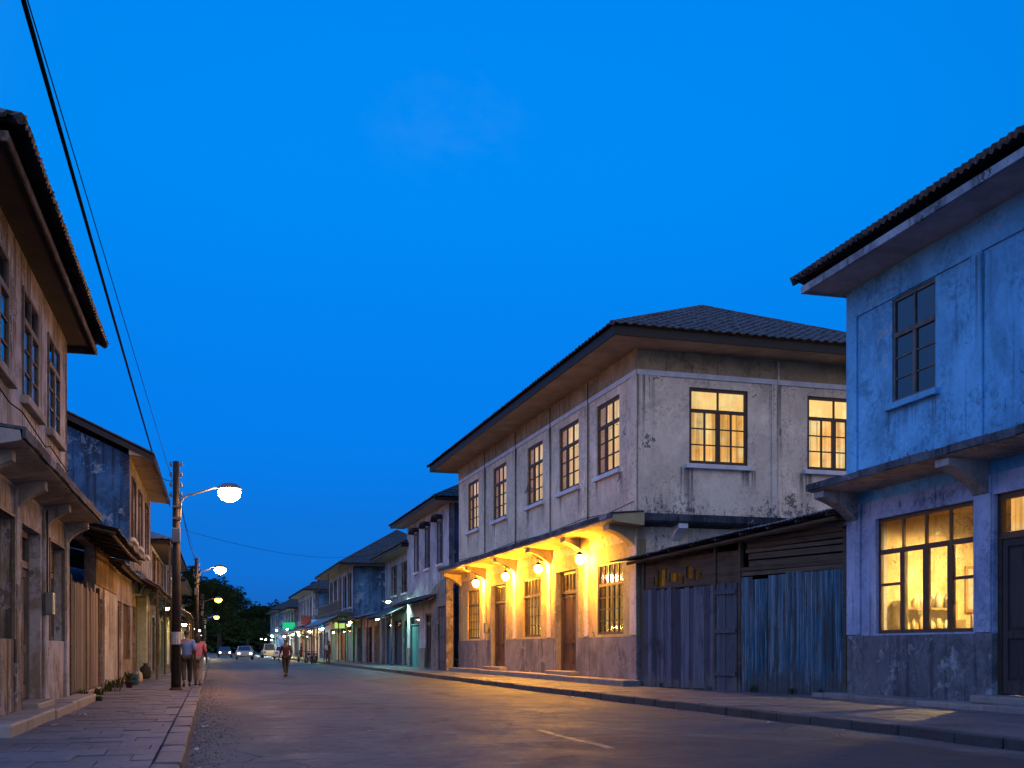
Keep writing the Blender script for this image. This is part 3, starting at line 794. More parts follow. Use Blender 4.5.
# ================================================================== SHED BETWEEN THEM
sh = empty('corrugated_shed', (14.33, 22.36, 0), rad(90+13.69), 'patched lean-to shed of planks and blue corrugated iron between the cream and blue houses', 'shed')
mb = MB(); 
for x0, x1, tn in ((.05,.72,.2),(.68,1.36,.7),(1.34,1.98,.4),(1.95,2.6,.9),(2.56,3.2,.1),(3.17,3.62,.6)):
    corrugated(mb, x0, x1, .12, 3.12+R.uniform(-.05,.08), y=R.uniform(0,.03), tone=tn, lean=R.uniform(-.02,.02), topjit=.03)
mb.build('corrugated_panel', M['iron_blue'], sh, solid=.01)
mb = MB(); plank_panel(mb, 4.72, 7.95, .14, 3.02, y=.02, w=.2, ragged=.05); mb.build('plank_panel', M['plank'], sh)
mb = MB(); plank_panel(mb, 3.78, 4.66, .12, 3.06, y=.0, w=.22, ragged=.03)
for z in (.55,1.7,2.75): mb.box(3.8,4.64,.01,.045,z,z+.12,tone=.8)
mb.build('shed_door', planks('blue_grey_planks', (.1,.14,.18), (.08,.09,.11), (.04,.04,.045)), sh)
mb = MB(); z = 3.18
while z < 4.2:
    w = R.uniform(.09,.15); mb.box(.05, R.uniform(3.3,3.7), -.05+R.uniform(-.02,.03), -.02+R.uniform(0,.03), z, z+w, tone=R.random(), M=Matrix.Translation((0,0,z)) @ Matrix.Rotation(R.uniform(-.012,.012),4,'Y') @ Matrix.Translation((0,0,-z))); z += w+R.uniform(.0,.05)
mb.build('slat_panel', M['slat'], sh)
mb = MB(); wall(mb, 3.75, 7.9, 3.04, 3.9, [(5.25,5.33,3.3,3.42),(5.4,5.62,3.2,3.5),(5.7,5.98,3.28,3.6),(6.03,6.14,3.12,3.34),(6.2,6.75,3.22,3.46),(6.8,6.9,3.3,3.62),(6.95,7.3,3.1,3.58),(7.33,7.5,3.16,3.4)], t=.06, y=-.03); mb.build('patch_boards', M['slat'], sh)
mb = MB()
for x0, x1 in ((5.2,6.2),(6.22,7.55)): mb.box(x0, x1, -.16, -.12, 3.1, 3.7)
split(mb, 'gap_glow_panel', curtain('gap_light', (.8,.42,.1), (.4,.18,.04), .22, 6., .1), sh)  # glowing panels added behind the gaps to imitate lantern light leaking through
mb = MB()
for x in (.0, 3.68, 4.69, 7.98): mb.box(x-.05, x+.05, -.1, .02, .1, 4.1)
split(mb, 'post', M['slat'], sh, bevel=.008)
mb = MB(); mb.box(-.05,8.0,-3.0,-2.94,.1,4.6); mb.build('rear_panel', M['slat'], sh)
mb = MB(); k = 0
xs = [-.06, 1.1, 2.3, 3.6, 4.9, 6.2, 7.5, 8.9]
for i in range(7):
    a, b = xs[i], xs[i+1]+.12; zz = lambda x: 4.5-.062*x
    vs = []; fs = []; nn = int((b-a)/.03); dz = R.uniform(0,.04); ye = .55+R.uniform(-.1,.08)
    for q in range(nn+1):
        x = a+(b-a)*q/nn; hh = .018*math.sin(2*math.pi*x/.12)+dz
        vs += [(x, ye, zz(x)+hh-.03), (x, -3.1, zz(x)+hh+.45)]
    for q in range(nn): fs.append((q*2, q*2+2, q*2+3, q*2+1))
    mb.mesh(vs, fs, 0, R.random())
mb.build('roof', M['iron_roof'], sh, solid=.012)
mb = MB()
mb.tube([(-.05,.35,4.34),(8.3,.35,3.83)], .05, 6); mb.tube([(-.05,-.08,4.4),(8.0,-.08,3.9)], .05, 6)
for i in range(9): mb.tube([(.1+i,.5,4.42-.062*i),(.1+i,-3,4.85-.062*i)], .035, 5)
split(mb, 'rafter', M['slat'], sh)

# ================================================================== LEFT NEAR HOUSE
aL = .345
h = empty('street_house', (-2.92, 24.25, 0), rad(-90-aL+0), 'stained two-storey house at the left edge with dark unlit windows and flaking walls', 'house')
h.rotation_euler = (0,0,rad(-90-.345)); T = MIR
# canonical coords: x = distance away from camera (mirrored), near house spans x<0
LL = 9.2
uw = [(-2.7,-1.2),(-5.35,-3.85),(-8.1,-6.6)]
mb = MB(T); wall(mb, -LL, 0, 3.8, 7.75, [(a,b,5.38,7.15) for a,b in uw]); mb.build('upper_wall', M['left'], h)
lows = [(-2.6,-.68,1.44,3.3), (-5.4,-3.5,.3,3.32), (-8.2,-6.25,1.44,3.3)]
mb = MB(T); wall(mb, -LL, 0, .1, 3.8, [(a,b,max(c,.1) if c > 1 else .1,d) for a,b,c,d in lows]); mb.build('lower_wall', M['left_low'], h)
mb = MB(T @ FARW); wall(mb, 0, 8, .1, 7.75, y=0); mb.build('side_wall', M['left'], h)
mb = MB(T); mb.box(-LL, -.3, -8, -7.7, .1, 7.75); mb.box(-LL, -LL+.3, -7.7, -.3, .1, 7.75); mb.build('rear_wall', M['left'], h)
mb = MB(T)
for x in (-3.05, -5.85, -8.65): mb.box(x-.22, x+.22, 0, .05, .1, 3.79)
mb.box(-.42, 0, 0, .05, .1, 3.79)
split(mb, 'pilaster', M['left_low'], h, bevel=.012)
for a, b in uw: window(h, T, a, b, 5.38, 7.15, cols=2, rows=3, trans=6.6, tcols=2, mid=(1,), mframe=M['frame_pale'], mpane=M['glass_dark'], depth=-.03, ft=.06, mt=.035, msill=M['ledge_under_grey'])
sl = M['frame_pale']
for k, (a, b, c, d) in enumerate(lows):
    if c > 1:
        f = window(h, T, a, b, c, d, cols=2, rows=1, trans=2.74, tcols=1, mid=(1,), mframe=sl, mpane=M['glass_dark'], depth=.16, ft=.09, sill=False, casing=.05)
        s = MB(T)
        for i in range(9): s.box(a+.09, b-.09, -.2, -.15, 2.82+i*.048, 2.85+i*.048)
        s.build('louvre', M['frame'], f)
        s = MB(T)
        for xa, xb in ((a+.1,(a+b)/2-.03),((a+b)/2+.03,b-.1)): plank_panel(s, xa, xb, c+.1, 2.68, y=-.17, w=.2, ragged=0)
        s.build('shutter', M['plank'], f)
    else:
        door(h, T, a, b, .4, d, trans=2.74, tcols=3, mframe=sl, mleaf=M['door_pale'], depth=.2)
mb = MB(T)
for a, b, c, d in lows:
    if c < 1: mb.box(a, b, -.3, .25, .1, .4)
mb.build('door_step', M['step'], h, bevel=.02)
mb = MB(T); mb.prism([(0,4.16),(.6,4.1),(.62,3.98),(.56,3.96),(0,3.84)], -LL, .22); mb.build('ledge', M['ledge_under_grey'], h)
mb = MB(T); x = -LL
while x < .24:
    w = min(R.uniform(.4,.9), .26-x); mb.prism([(0,4.22),(.67,4.14+R.uniform(-.02,.02)),(.67,4.0+R.uniform(-.02,.02)),(.63,4.0),(.63,4.11),(0,4.17)], x, x+w); x += w
mb.build('ledge_capping', M['ledge'], h)
mb = MB(T)
for x in (-.2, -3.05, -5.85, -8.65): bracket(mb, x, .26, .44, 3.92, 3.5)
split(mb, 'ledge_bracket', M['ledge_under_grey'], h, bevel=.01)
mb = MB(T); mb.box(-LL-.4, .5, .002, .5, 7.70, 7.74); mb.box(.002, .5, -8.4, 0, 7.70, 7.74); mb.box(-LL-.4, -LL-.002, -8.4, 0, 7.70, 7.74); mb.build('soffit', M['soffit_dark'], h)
mb = MB(T); mb.box(-LL-.4, .54, .5, .54, 7.6, 7.73); mb.box(.5, .54, -8.4, .5, 7.6, 7.73); mb.box(-LL-.44, -LL-.4, -8.4, .54, 7.6, 7.73); mb.build('fascia', M['fascia_worn'], h, bevel=.008)
hip_roof(h, T, -LL-.55, .68, -8.6, .70, 7.80, 10.3, M['iron_dark'], tiles=False, amp=.05, period=.18, solid=.05)
mb = MB(T); x = -LL
while x < .8:
    w = min(R.uniform(1.2,2.2), .9-x); mb.box(x, x+w-.012, .03, .5+R.uniform(-.02,.02), .08, .31+R.uniform(-.015,.015), tone=R.random()); x += w
mb.build('step', M['step'], h, bevel=.03)

mb = MB(MIR); mb.box(-3.35,-3.1,.05,.19,1.9,2.3); mb.build('meter_box', M['metal'], h, bevel=.015)
mb = MB(MIR); mb.tube([(-3.22,.075,2.3),(-3.22,.075,3.78)], .016, 6); mb.build('conduit', M['black'], h)
mb = MB(MIR); mb.tube([(-9.,.09,5.02),(-7,.1,4.9),(-5.9,.09,5.0),(-3.6,.1,4.86),(-3.,.09,4.98),(-.8,.1,4.88),(-.05,.1,5.02)], .011, 5); mb.build('facade_wire', M['cable'], h)
# ---- plank fence and ochre shop between the left houses
rzL = rad(-90-.345)
def in_left(x, y, z): 
    a = rad(.345); return (-2.92+math.sin(a)*x+math.cos(a)*y, 24.25+math.cos(a)*x-math.sin(a)*y, z)
f = empty('plank_fence', in_left(0,0,0), rzL, 'tall weathered grey plank fence joined to the stained house at left', 'fence')
mb = MB(MIR); plank_panel(mb, .25, 5.6, .3, 2.72, y=.05, w=.24, ragged=.05, th=.035); mb.build('plank_panel', M['plank_warm'], f)
mb = MB(MIR); mb.box(.1,5.7,-.06,.0,2.3,2.42); mb.box(.1,5.7,-.06,0,.6,.72); split(mb, 'rail', M['slat'], f)
mb = MB(MIR)
for x in (.16, 2.9, 5.68): mb.box(x-.06,x+.06,-.06,.07,.1,2.85)
split(mb, 'post', M['slat'], f)
mb = MB(MIR); mb.box(.0,5.7,-.1,.12,.1,.3); mb.build('footing', M['step'], f, bevel=.03)
s = empty('low_shop', in_left(5.8,0,0), rzL, 'single-storey ochre shop under a sagging dark tin roof beside the plank fence', 'shop')
mb = MB(MIR); wall(mb, -5.6, 12.2, .1, 4.05, [(-5.3,-.4,.1,3.9),(.35,1.5,.1,2.62),(5.6,7.4,.1,2.8),(8.2,11.2,.9,2.8)], t=.25, y=-.02); mb.build('wall', M['left_low'], s)
mb = MB(MIR); mb.box(-.36, 5.3, -.02, .012, 2.95, 4.0); mb.build('painted_band', M['ochre'], s)
mb = MB(MIR); wall(mb, 1.6, 5.5, .1, 2.9, t=.04, y=.03); mb.build('cement_patch', M['grey_wall'], s)
door(s, MIR, .37, 1.48, .12, 2.6, mleaf=M['door_dark'], leaves=1, depth=.1)
door(s, MIR, 5.62, 7.38, .12, 2.78, mleaf=M['door'], depth=.1)
mb = MB(MIR); plank_panel(mb, 8.2, 11.2, .9, 2.78, y=-.1, w=.2, ragged=.01); mb.build('shutter', M['slat'], s)
mb = MB(MIR); mb.box(-5.6,12.2,-4.4,-4.3,.1,4.3); mb.box(-5.3,-.4,-1.6,-1.5,.1,4.0); mb.build('rear_wall', M['grey_wall'], s)
awning(s, MIR, -5.3, 3.2, -4.5, 5.1, .98, 3.85, M['iron_dark'], name='roof', sag=.05)
awning(s, MIR, 3.0, 12.2, -4.5, 4.9, .45, 3.8, M['iron_roof'], name='roof', sag=.06)

# ================================================================== ROW HOUSES FURTHER DOWN
def rowhouse(side, X, Y, L, D, ze, zr, label, wallm, sidem, lowm, ups=(), zu=(5.6,7.6), shops=(), zledge=4.1, ledge=.8, ov=.9, roof='hip', roofm='iron_dark',
             tiles=True, upmat=None, hood=False, shopm=None, cat='house', balcony=None, soff='soffit_pale', lit=(), litm='lit_dim', angle=.3, shutterm=('plank','door_dark','turquoise'), inside=None, endwall=True):
    """One house with its facade at world X, near corner at Y, running away from the camera."""
    T = I4 if side == 'R' else MIR
    rz = rad(90+angle) if side == 'R' else rad(-90-.345)
    h = empty('row_house', (X, Y, 0), rz, label, cat)
    mb = MB(T); wall(mb, 0, L, zledge, ze, [(a,b,*zu) for a,b in ups]); mb.build('upper_wall', wallm, h)
    mb = MB(T); wall(mb, 0, L, .1, zledge, [(a,b,.1,c) for a,b,c in shops]); mb.build('lower_wall', lowm, h)
    rise = (zr-ze)/(D/2+ov)
    top = (lambda u: ze+rise*(D/2-abs(u+D/2))+.0) if roof == 'gable' else None
    mb = MB(T @ NEAR)
    if roof == 'gable':
        wall(mb, -D, -D/2, .1, ze+.1, top=top); wall(mb, -D/2, -.002, .1, ze+.1, top=top)
    else: wall(mb, -D, -.002, .1, ze)
    mb.build('side_wall', sidem, h)
    mb = MB(T)
    mb.box(.3, L-.3, -D, -D+.3, .1, ze); mb.box(L-.3, L-.002, -D+.3, -.3, .1, ze)
    mb.box(.3, L-.3, -D+.3, -.3, zledge-.1, zledge+.1); mb.build('rear_wall', sidem, h)
    for k, (a, b) in enumerate(ups):
        bk = M[litm] if k in lit else None
        f = window(h, T, a, b, *zu, cols=2, rows=3, trans=zu[0]+(zu[1]-zu[0])*.7, tcols=2, mid=(1,), mframe=M['frame_pale'] if hood else M['frame'], mpane=M['glass_dark'] if not bk else None, mback=bk, depth=.12, sill=True, casing=.06)
        if hood:
            s = MB(T); n = 6; w = (b-a)/2+.15; cx = (a+b)/2
            for i in range(n):
                q0, q1 = math.pi*i/n, math.pi*(i+1)/n
                s.mesh([(cx-w*math.cos(q), y, zu[1]+.03+.28*math.sin(q)) for q in (q0,q1) for y in (.01,.4)]+[(cx-w*math.cos(q), y, zu[1]+.08+.3*math.sin(q)) for q in (q0,q1) for y in (.01,.4)],
                       [(0,1,3,2),(4,6,7,5),(1,5,7,3),(0,2,6,4)])
            s.build('hood', M['iron_dark'], f)
    for k, (a, b, c) in enumerate(shops):
        sm = M[shutterm[k % len(shutterm)]]
        if b-a > 2.2:
            mb = MB(T); plank_panel(mb, a+.08, b-.08, .15, c-.55, y=-.12, w=.3, ragged=0); mb.box(a, b, -.16, -.06, c-.5, c-.42); mb.box(a, a+.08, -.2, -.04, .1, c); mb.box(b-.08, b, -.2, -.04, .1, c)
            mb.build('shutter', sm, h)
            mb = MB(T); mb.face([(b,-.14,c-.42),(a,-.14,c-.42),(a,-.14,c),(b,-.14,c)]); mb.build('fanlight', M['glass_dark'], h)
        else:
            door(h, T, a, b, .12, c, trans=c-.6, tcols=2, mleaf=sm, depth=.1)
    if ledge:
        mb = MB(T); mb.prism([(0,zledge+.12),(ledge,zledge+.05),(ledge,zledge-.08),(0,zledge-.14)], -.05, L+.05); mb.build('ledge', M['ledge'], h)
        mb = MB(T)
        for i in range(max(2, int(L/3.4))+1): bracket(mb, .3+i*(L-.6)/max(2, int(L/3.4)), .25, ledge*.8, zledge-.06, zledge-.6)
        split(mb, 'ledge_bracket', M['ledge_under_grey'], h)
    if balcony:
        a, b, z, d = balcony
        mb = MB(T); mb.box(a, b, .002, d, z-.18, z); mb.build('balcony_slab', M['ledge'], h, bevel=.01)
        mb = MB(T)
        for zz in (z+.95, z+.1): mb.box(a, b, d-.08, d-.02, zz, zz+.07)
        x = a
        while x < b: mb.box(x, x+.05, d-.07, d-.03, z, z+.96); x += .16
        for x in (a, (a+b)/2, b-.1): mb.box(x, x+.1, d-.12, d-.02, z, ze-.02 if x != (a+b)/2 else ze-.02)
        mb.build('balcony_rail', M['frame_pale'], h)
    sm = M[soff]
    if roof == 'gable':
        y1, y0 = ov, -D-ov; ym = -D/2; zb = ze+.02
        mb = MB(T); kw = dict(tiles=tiles, amp=.04, period=.26)
        roof_slope(mb, (-.45, y1, ze-.05), (L+.45, y1, ze-.05), (L+.45, ym, zr), (-.45, ym, zr), **kw)
        roof_slope(mb, (L+.45, y0, ze-.05), (-.45, y0, ze-.05), (-.45, ym, zr), (L+.45, ym, zr), **kw)
        mb.build('roof', M[roofm], h, solid=.05)
        mb = MB(T); mb.prism([(0.002,ze-.04+.0),(ov,ze-.12),(ov,ze-.07),(0.002,ze+.2)], -.4, L+.4); mb.build('soffit', sm, h)
        mb = MB(T); mb.box(-.45, L+.45, ov, ov+.04, ze-.22, ze-.02)
        vs = lambda y: zr-(zr-(ze-.05))*abs(y-ym)/(y1-ym)
        mb.prism([(y1,vs(y1)-.2),(y1,vs(y1)),(ym,zr),(y0,vs(y0)),(y0,vs(y0)-.2),(ym,zr-.2)], -.46, -.42)
        mb.build('fascia', M['fascia'], h)
    else:
        mb = MB(T); mb.box(-ov, L+ov, .002, ov, ze-.06, ze-.02); mb.box(-ov, -.002, -D-ov, 0, ze-.06, ze-.02); mb.build('soffit', sm, h)
        mb = MB(T); mb.box(-ov, L+ov, ov, ov+.04, ze-.08, ze+.1); mb.box(-ov-.04, -ov, -D-ov, ov, ze-.08, ze+.1); mb.build('fascia', M['fascia'], h)
        hip_roof(h, T, -ov-.1, L+ov+.1, -D-ov-.1, ov+.1, ze+.1, zr, M[roofm], tiles=tiles, amp=.04, period=.3)
    return h, T

def shop_lamp(x, y, z, mat, label, power=None, r=.12, tube=False, drop=.4, shade=1.):
    if not tube: power = (power or 60)*(r/.11)**2*2.6; r = .11
    o = empty('shop_lamp', (x, y, z), 0, label, 'lamp', 'small lamps lit over the shopfronts')
    mb = MB()
    if tube: mb.tube([(0,-.6,0),(0,.6,0)], .035, 8)
    else: mb.lathe([(r*.35,-r),(r,-r*.3),(r*.9,r*.5),(r*.35,r)], n=8)
    mb.build('bulb', emit('%s_emission' % mat, dict(cool=(.5,1,.8), warm=(1,.62,.2), white=(.85,.9,1), green=(.1,1,.4), orange=(1,.4,.07), yellow=(1,.75,.2), pink=(1,.3,.3), cyan=(.2,.8,1))[mat], power or 60), o)
    mb = MB(); mb.tube([(0,0,r*.8),(0,0,drop)], .012, 5); mb.lathe([(r*1.7*shade,r*.1),(r*1.2*shade,r*.7),(r*.5,r*1.1),(.03,r*1.4)], n=10)
    mb.build('flex', M['black'], o)
    return o

# right row
R2, T2 = rowhouse('R', 12.0, 55.6, 12.2, 8, 9.0, 11.6, 'lavender-white two-storey house with three dark hooded windows just beyond the cream house', M['white_wall'], M['blue_side'], M['white_wall'],
    ups=[(1.6,2.8),(5.0,6.2),(8.4,9.6)], zu=(5.9,8.2), shops=[(4.6,6.4,3.3),(8.2,11.2,3.2)], zledge=4.25, ledge=0, hood=True, shutterm=('door_dark','turquoise'), soff='soffit_pale')
awning(R2, I4, .2, 11.8, .02, 4.35, 1.1, 3.95, M['iron_dark'], sag=.05)
mb = MB(); wall(mb, -.3, 12.2, .1, 1.3, [(4.6,6.4,.1,1.3),(8.2,11.2,.1,1.3)], t=.1, y=.04); split(mb, 'dado', M['dado'], R2)
g = empty('yard_gate', (12.15, 53.55, 0), rad(90.3), 'brown plank gate in a crumbling rubble wall between the cream and lavender houses', 'gate')
mb = MB(); wall(mb, -.15, 3.6, .1, 5.0, [(.05,2.0,.1,3.45)], t=.35, y=.75, top=lambda x: 4.9-.16*x+.12*math.sin(x*4)); mb.build('wall', M['rubble'], g)
mb = MB(); plank_panel(mb, .07, 1.02, .15, 3.4, y=.66, w=.22, ragged=.02); plank_panel(mb, 1.04, 1.98, .15, 3.4, y=.66, w=.22, ragged=.02)
for z in (.5,1.8,3.0): mb.box(.1,1.95,.665,.7,z,z+.14,tone=.9)
mb.build('gate_leaf', M['plank_warm'], g)
R3, _ = rowhouse('R', 12.4, 68.2, 11.3, 8, 7.75, 10.0, 'grey two-storey house with two dark windows above a turquoise shop door', M['grey_wall'], M['grey_wall'], M['grey_wall'],
    ups=[(2.2,4.0),(6.3,8.1)], zu=(5.0,7.0), shops=[(.9,3.4,3.1),(4.2,7.2,3.2),(8.2,10.6,3.1)], zledge=4.2, ledge=0, shutterm=('turquoise','plank','teal'), lit=())
awning(R3, I4, .1, 11.2, .02, 4.2, 1.5, 3.5, M['iron_dark'], posts=(.3, 5.5, 10.9), sag=.07)
low = empty('low_shop', (12.2, 80.2, 0), rad(90.3), 'single-storey dark shop with a tin awning between the grey and the blue-sided house', 'shop')
mb = MB(); wall(mb, 0, 15.2, .1, 4.1, [(.8,3.8,.1,3.0),(5,8.4,.1,3.0),(10,13.6,.1,3.0)], t=.3); mb.build('wall', M['grey_wall'], low)
mb = MB(); mb.box(0,15.2,-5,-4.9,.1,4.3); mb.box(.3,14.9,-1.9,-1.8,.1,4.0); mb.build('rear_wall', M['blue_wall'], low)
awning(low, I4, 0, 15.2, -5, 5.2, 1.6, 3.6, M['iron_dark'], name='roof', posts=(.4, 5, 10, 14.8), sag=.1)
mb = MB(); plank_panel(mb, .8, 2.3, .15, 3.0, y=-.1, w=.25, ragged=0); plank_panel(mb, 10, 11.9, .15, 3.0, y=-.1, w=.25, ragged=0); mb.build('shutter', M['teal'], low)
R4, _ = rowhouse('R', 12.0, 95.8, 19, 9.5, 8.6, 12.3, 'two-storey house with a blank blue side wall, balcony posts and a broad hipped roof', M['white_wall'], M['blue_wall'], M['grey_wall'],
    ups=[(1.0,3.0),(4.6,6.6),(8.4,10.4),(12.2,14.2),(15.8,17.8)], zu=(5.0,8.0), shops=[(.8,4.4,3.2),(5.6,9,3.2),(10,13,3.2),(14,18,3.2)], zledge=4.3, ledge=.5, ov=1.3, balcony=(.1,18.9,4.5,1.2), soff='soffit', shutterm=('purple','maroon','trim','teal'))
awning(R4, I4, .2, 18.8, 1.25, 4.2, 2.6, 3.5, M['iron_roof'], posts=(.5, 6.5, 12.5, 18.4), sag=.1)
R5, _ = rowhouse('R', 12.0, 135, 22, 9, 8.4, 11.6, 'farther white house with a pale blue side wall beside the dark rooflines', M['white_wall'], M['blue_wall'], M['white_wall'],
    ups=[(1.5,3.5),(6,8),(10.5,12.5),(15,17),(19,21)], zu=(5.0,7.6), shops=[(1,5,3.2),(7,11,3.2),(13,17,3.2)], zledge=4.2, ledge=.8, ov=1.2, lit=(1,), shutterm=('purple','teal','maroon'))
awning(R5, I4, .2, 21, .02, 4.1, 2.2, 3.3, M['iron_roof'], posts=(1, 7, 13, 20), sag=.1)
R6, _ = rowhouse('R', 11.8, 164, 22, 9, 7.2, 10.2, 'small grey house at the far end of the right row', M['grey_wall'], M['grey_wall'], M['grey_wall'], ups=[(2,4),(8,10),(14,16)], zu=(4.6,6.6), shops=[(1,6,3.2),(9,14,3.2)], zledge=4, ledge=.8, lit=(0,), shutterm=('maroon','plank'))
R7, _ = rowhouse('R', 11.2, 194, 24, 9, 8, 11.2, 'last dim two-storey house of the right row before the trees', M['grey_wall'], M['blue_wall'], M['grey_wall'], ups=[(2,4),(8,10),(14,16)], zu=(5,7), shops=[(1,6,3.2),(9,14,3.2)], zledge=4, ledge=.8, shutterm=('teal','plank'))
low2 = empty('low_shop', (12.2, 117.5, 0), rad(90.3), 'single-storey purple-fronted shop beyond the balcony house', 'shop')
mb = MB(); wall(mb, 0, 16, .1, 4.0, [(1,5,.1,3.0),(6.5,10.5,.1,3.0),(12,15,.1,3.0)], t=.3); mb.build('wall', simple('purple_wash', (.22,.17,.32), .8), low2)
mb = MB(); mb.box(0,16,-5,-4.9,.1,4.2); mb.box(.3,15.7,-1.9,-1.8,.1,4.0); mb.build('rear_wall', M['grey_wall'], low2)
awning(low2, I4, 0, 16, -5, 5.0, 1.8, 3.5, M['iron_roof'], name='roof', posts=(.4, 5.7, 11, 15.6), sag=.1)

# left row
L2, _ = rowhouse('L', -2.94, 42.4, 12.6, 9, 8.45, 10.9, 'two-storey house with a mouldy blue gable side and narrow dark windows behind the plank fence', M['left'], M['blue_side'], M['left_low'],
    ups=[(.9,2.6),(4.4,6.2),(8.6,10.4)], zu=(5.5,7.75), shops=[(1,2.6,2.9),(4,7,3.0),(8.6,11.6,3.0)], zledge=4.1, ledge=.4, ov=.85, roof='gable', roofm='iron_dark', tiles=False, soff='soffit', shutterm=('door_pale','plank','slat'))
awning(L2, MIR, -.9, 5.8, .02, 4.15, 1.15, 3.55, M['iron_roof'], posts=(-.8,), sag=.05)
awning(L2, MIR, 6.0, 12.5, .02, 4.2, 1.1, 3.6, M['iron_dark'], posts=(6.2, 12.3), sag=.07)
col_ = MB(MIR); col_.box(3.0, 3.45, .02, .42, .12, 3.4); col_.build('column', simple('green_white_paint', (.38,.46,.36), .7), L2, bevel=.02)
L3, _ = rowhouse('L', -2.94, 57, 13, 8, 6.55, 8.6, 'low two-storey house with a tin roof and a narrow balcony behind the street pole', M['grey_wall'], M['left'], M['left_low'],
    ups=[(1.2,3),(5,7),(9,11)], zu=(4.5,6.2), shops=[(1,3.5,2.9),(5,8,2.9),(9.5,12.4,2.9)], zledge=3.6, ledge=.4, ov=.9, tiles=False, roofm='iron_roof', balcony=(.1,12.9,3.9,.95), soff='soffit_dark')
awning(L3, MIR, .1, 12.9, .98, 3.6, 1.9, 3.0, M['iron_dark'], posts=(.4, 6.5, 12.6), sag=.08)
L4, _ = rowhouse('L', -3.0, 72, 16, 8, 7.4, 9.8, 'dim white house farther down the left row with small upper windows', M['white_wall'], M['grey_wall'], M['grey_wall'],
    ups=[(1.2,3),(6,8),(11,13)], zu=(4.8,6.6), shops=[(1,4,2.9),(6,9,2.9),(11,15,2.9)], zledge=3.9, ledge=.5, tiles=False, shutterm=('plank','trim','teal'))
awning(L4, MIR, .1, 15.9, .02, 3.9, 1.6, 3.2, M['iron_roof'], posts=(.4, 8, 15.6), sag=.08)
L5, _ = rowhouse('L', -3.0, 90, 24, 8, 6.6, 9.2, 'long low house beyond the second street pole on the left', M['grey_wall'], M['white_wall'], M['grey_wall'],
    ups=[(2,4),(9,11),(17,19)], zu=(4.5,6.2), shops=[(1,5,2.9),(8,12,2.9),(15,20,2.9)], zledge=3.8, ledge=.5, tiles=False, lit=(1,), shutterm=('trim','plank'))
awning(L5, MIR, .1, 23.9, .02, 3.8, 1.7, 3.1, M['iron_roof'], posts=(.4, 12, 23), sag=.1)
L6, _ = rowhouse('L', -3.0, 118, 30, 8, 6.0, 8.4, 'farthest shaded house of the left row under the big tree', M['grey_wall'], M['grey_wall'], M['grey_wall'], ups=[(2,4),(12,14),(22,24)], zu=(4.2,5.6), shops=[(1,5,2.9),(8,12,2.9),(15,20,2.9)], zledge=3.6, ledge=.5, tiles=False)

# ================================================================== GROUND, ROAD, PAVEMENTS
mb = MB(); mb.face([(-400,-60,-.03),(400,-60,-.03),(400,900,-.03),(-400,900,-.03)]); tag(mb.build('ground', M['earth']), kind='structure')
KR = [(-20,9.95),(12,9.78),(30,9.35),(60,9.15),(90,8.7),(250,8.0)]
def kr(y):
    for (a, xa), (b, xb) in zip(KR, KR[1:]):
        if y <= b: return xa+(xb-xa)*(y-a)/(b-a)
    return KR[-1][1]
def wr(y):          # front line of the right row
    if y < 22.3: return 14.3+.0155*(y-22.3)
    if y < 30.4: return 14.3+(12.35-14.3)*(y-22.3)/8.1
    return 12.3
KL = -.3
# gently worn road surface as a real mesh
mb = MB(); ys = []; y = -14
while y < 260: ys.append(y); y += .5 if y < 40 else 4
ys.append(260); NX = 24
vs = []; fs = []
from mathutils import noise as mn
for y in ys:
    for i in range(NX+1):
        k = i/NX; x = (KL-.02)+(kr(y)+.02-KL)*k
        cam = .07*(1-(2*k-1)**2)
        z = cam+.02*mn.noise((x*.5, y*.35, 1))+.012*mn.noise((x*1.3, y*1.1, 5))
        vs.append((x, y, z))
n_ = NX+1
for j in range(len(ys)-1):
    for i in range(NX): fs.append((j*n_+i, j*n_+i+1, (j+1)*n_+i+1, (j+1)*n_+i))
mb.mesh(vs, fs); rd = tag(mb.build('road', M['asphalt'], smooth=True), kind='structure')
def road_z(x, y):
    k = (x-KL)/(kr(y)-KL); return .07*(1-(2*k-1)**2)+.02*mn.noise((x*.5, y*.35, 1))+.012*mn.noise((x*1.3, y*1.1, 5))
mb = MB()
for y0 in (12.4,):
    yy = y0; vs = []; fs = []; n_ = 12
    for i in range(n_+1):
        y = yy+3.2*i/n_
        for dx in (-.06, .06): vs.append((4.72+dx+.012*math.sin(y*5), y, road_z(4.72+dx, y)+.006))
    for i in range(n_): fs.append((2*i, 2*i+1, 2*i+3, 2*i+2))
    mb.mesh(vs, fs)
tag(mb.build('road_marking', M['roadpaint']), kind='structure')

def slabs(mb, xa, xb, y0, y1, z, sx, sy, jit=.008):
    y = y0; row = 0
    while y < y1:
        h = sy*R.uniform(.92,1.08); a, b = xa(y+h/2), xb(y+h/2); x = a-(sx*.5 if row % 2 else 0)
        while x < b:
            w = sx*R.uniform(.9,1.1); l, r = max(x, a), min(x+w, b)
            if r-l > .06:
                dz = [R.uniform(-jit, jit)*.6+z for _ in range(4)]; dd = R.uniform(-jit, jit)*1.2
                g = R.uniform(.003, .009); t = R.random()
                p = [(l+g,y+g),(r-g,y+g),(r-g,y+h-g),(l+g,y+h-g)]
                top = [(px, py, dz[i]+dd) for i, (px, py) in enumerate(p)]; bot = [(px, py, z-.12) for px, py in p]
                mb.face(top, 0, t)
                for i in range(4): mb.face([bot[i], bot[(i+1)%4], top[(i+1)%4], top[i]], 0, t*.5)
            x += w
        y += h; row += 1
mb = MB(); slabs(mb, lambda y: -3.5, lambda y: KL-.28, 4, 62, .15, .6, .6, .006)
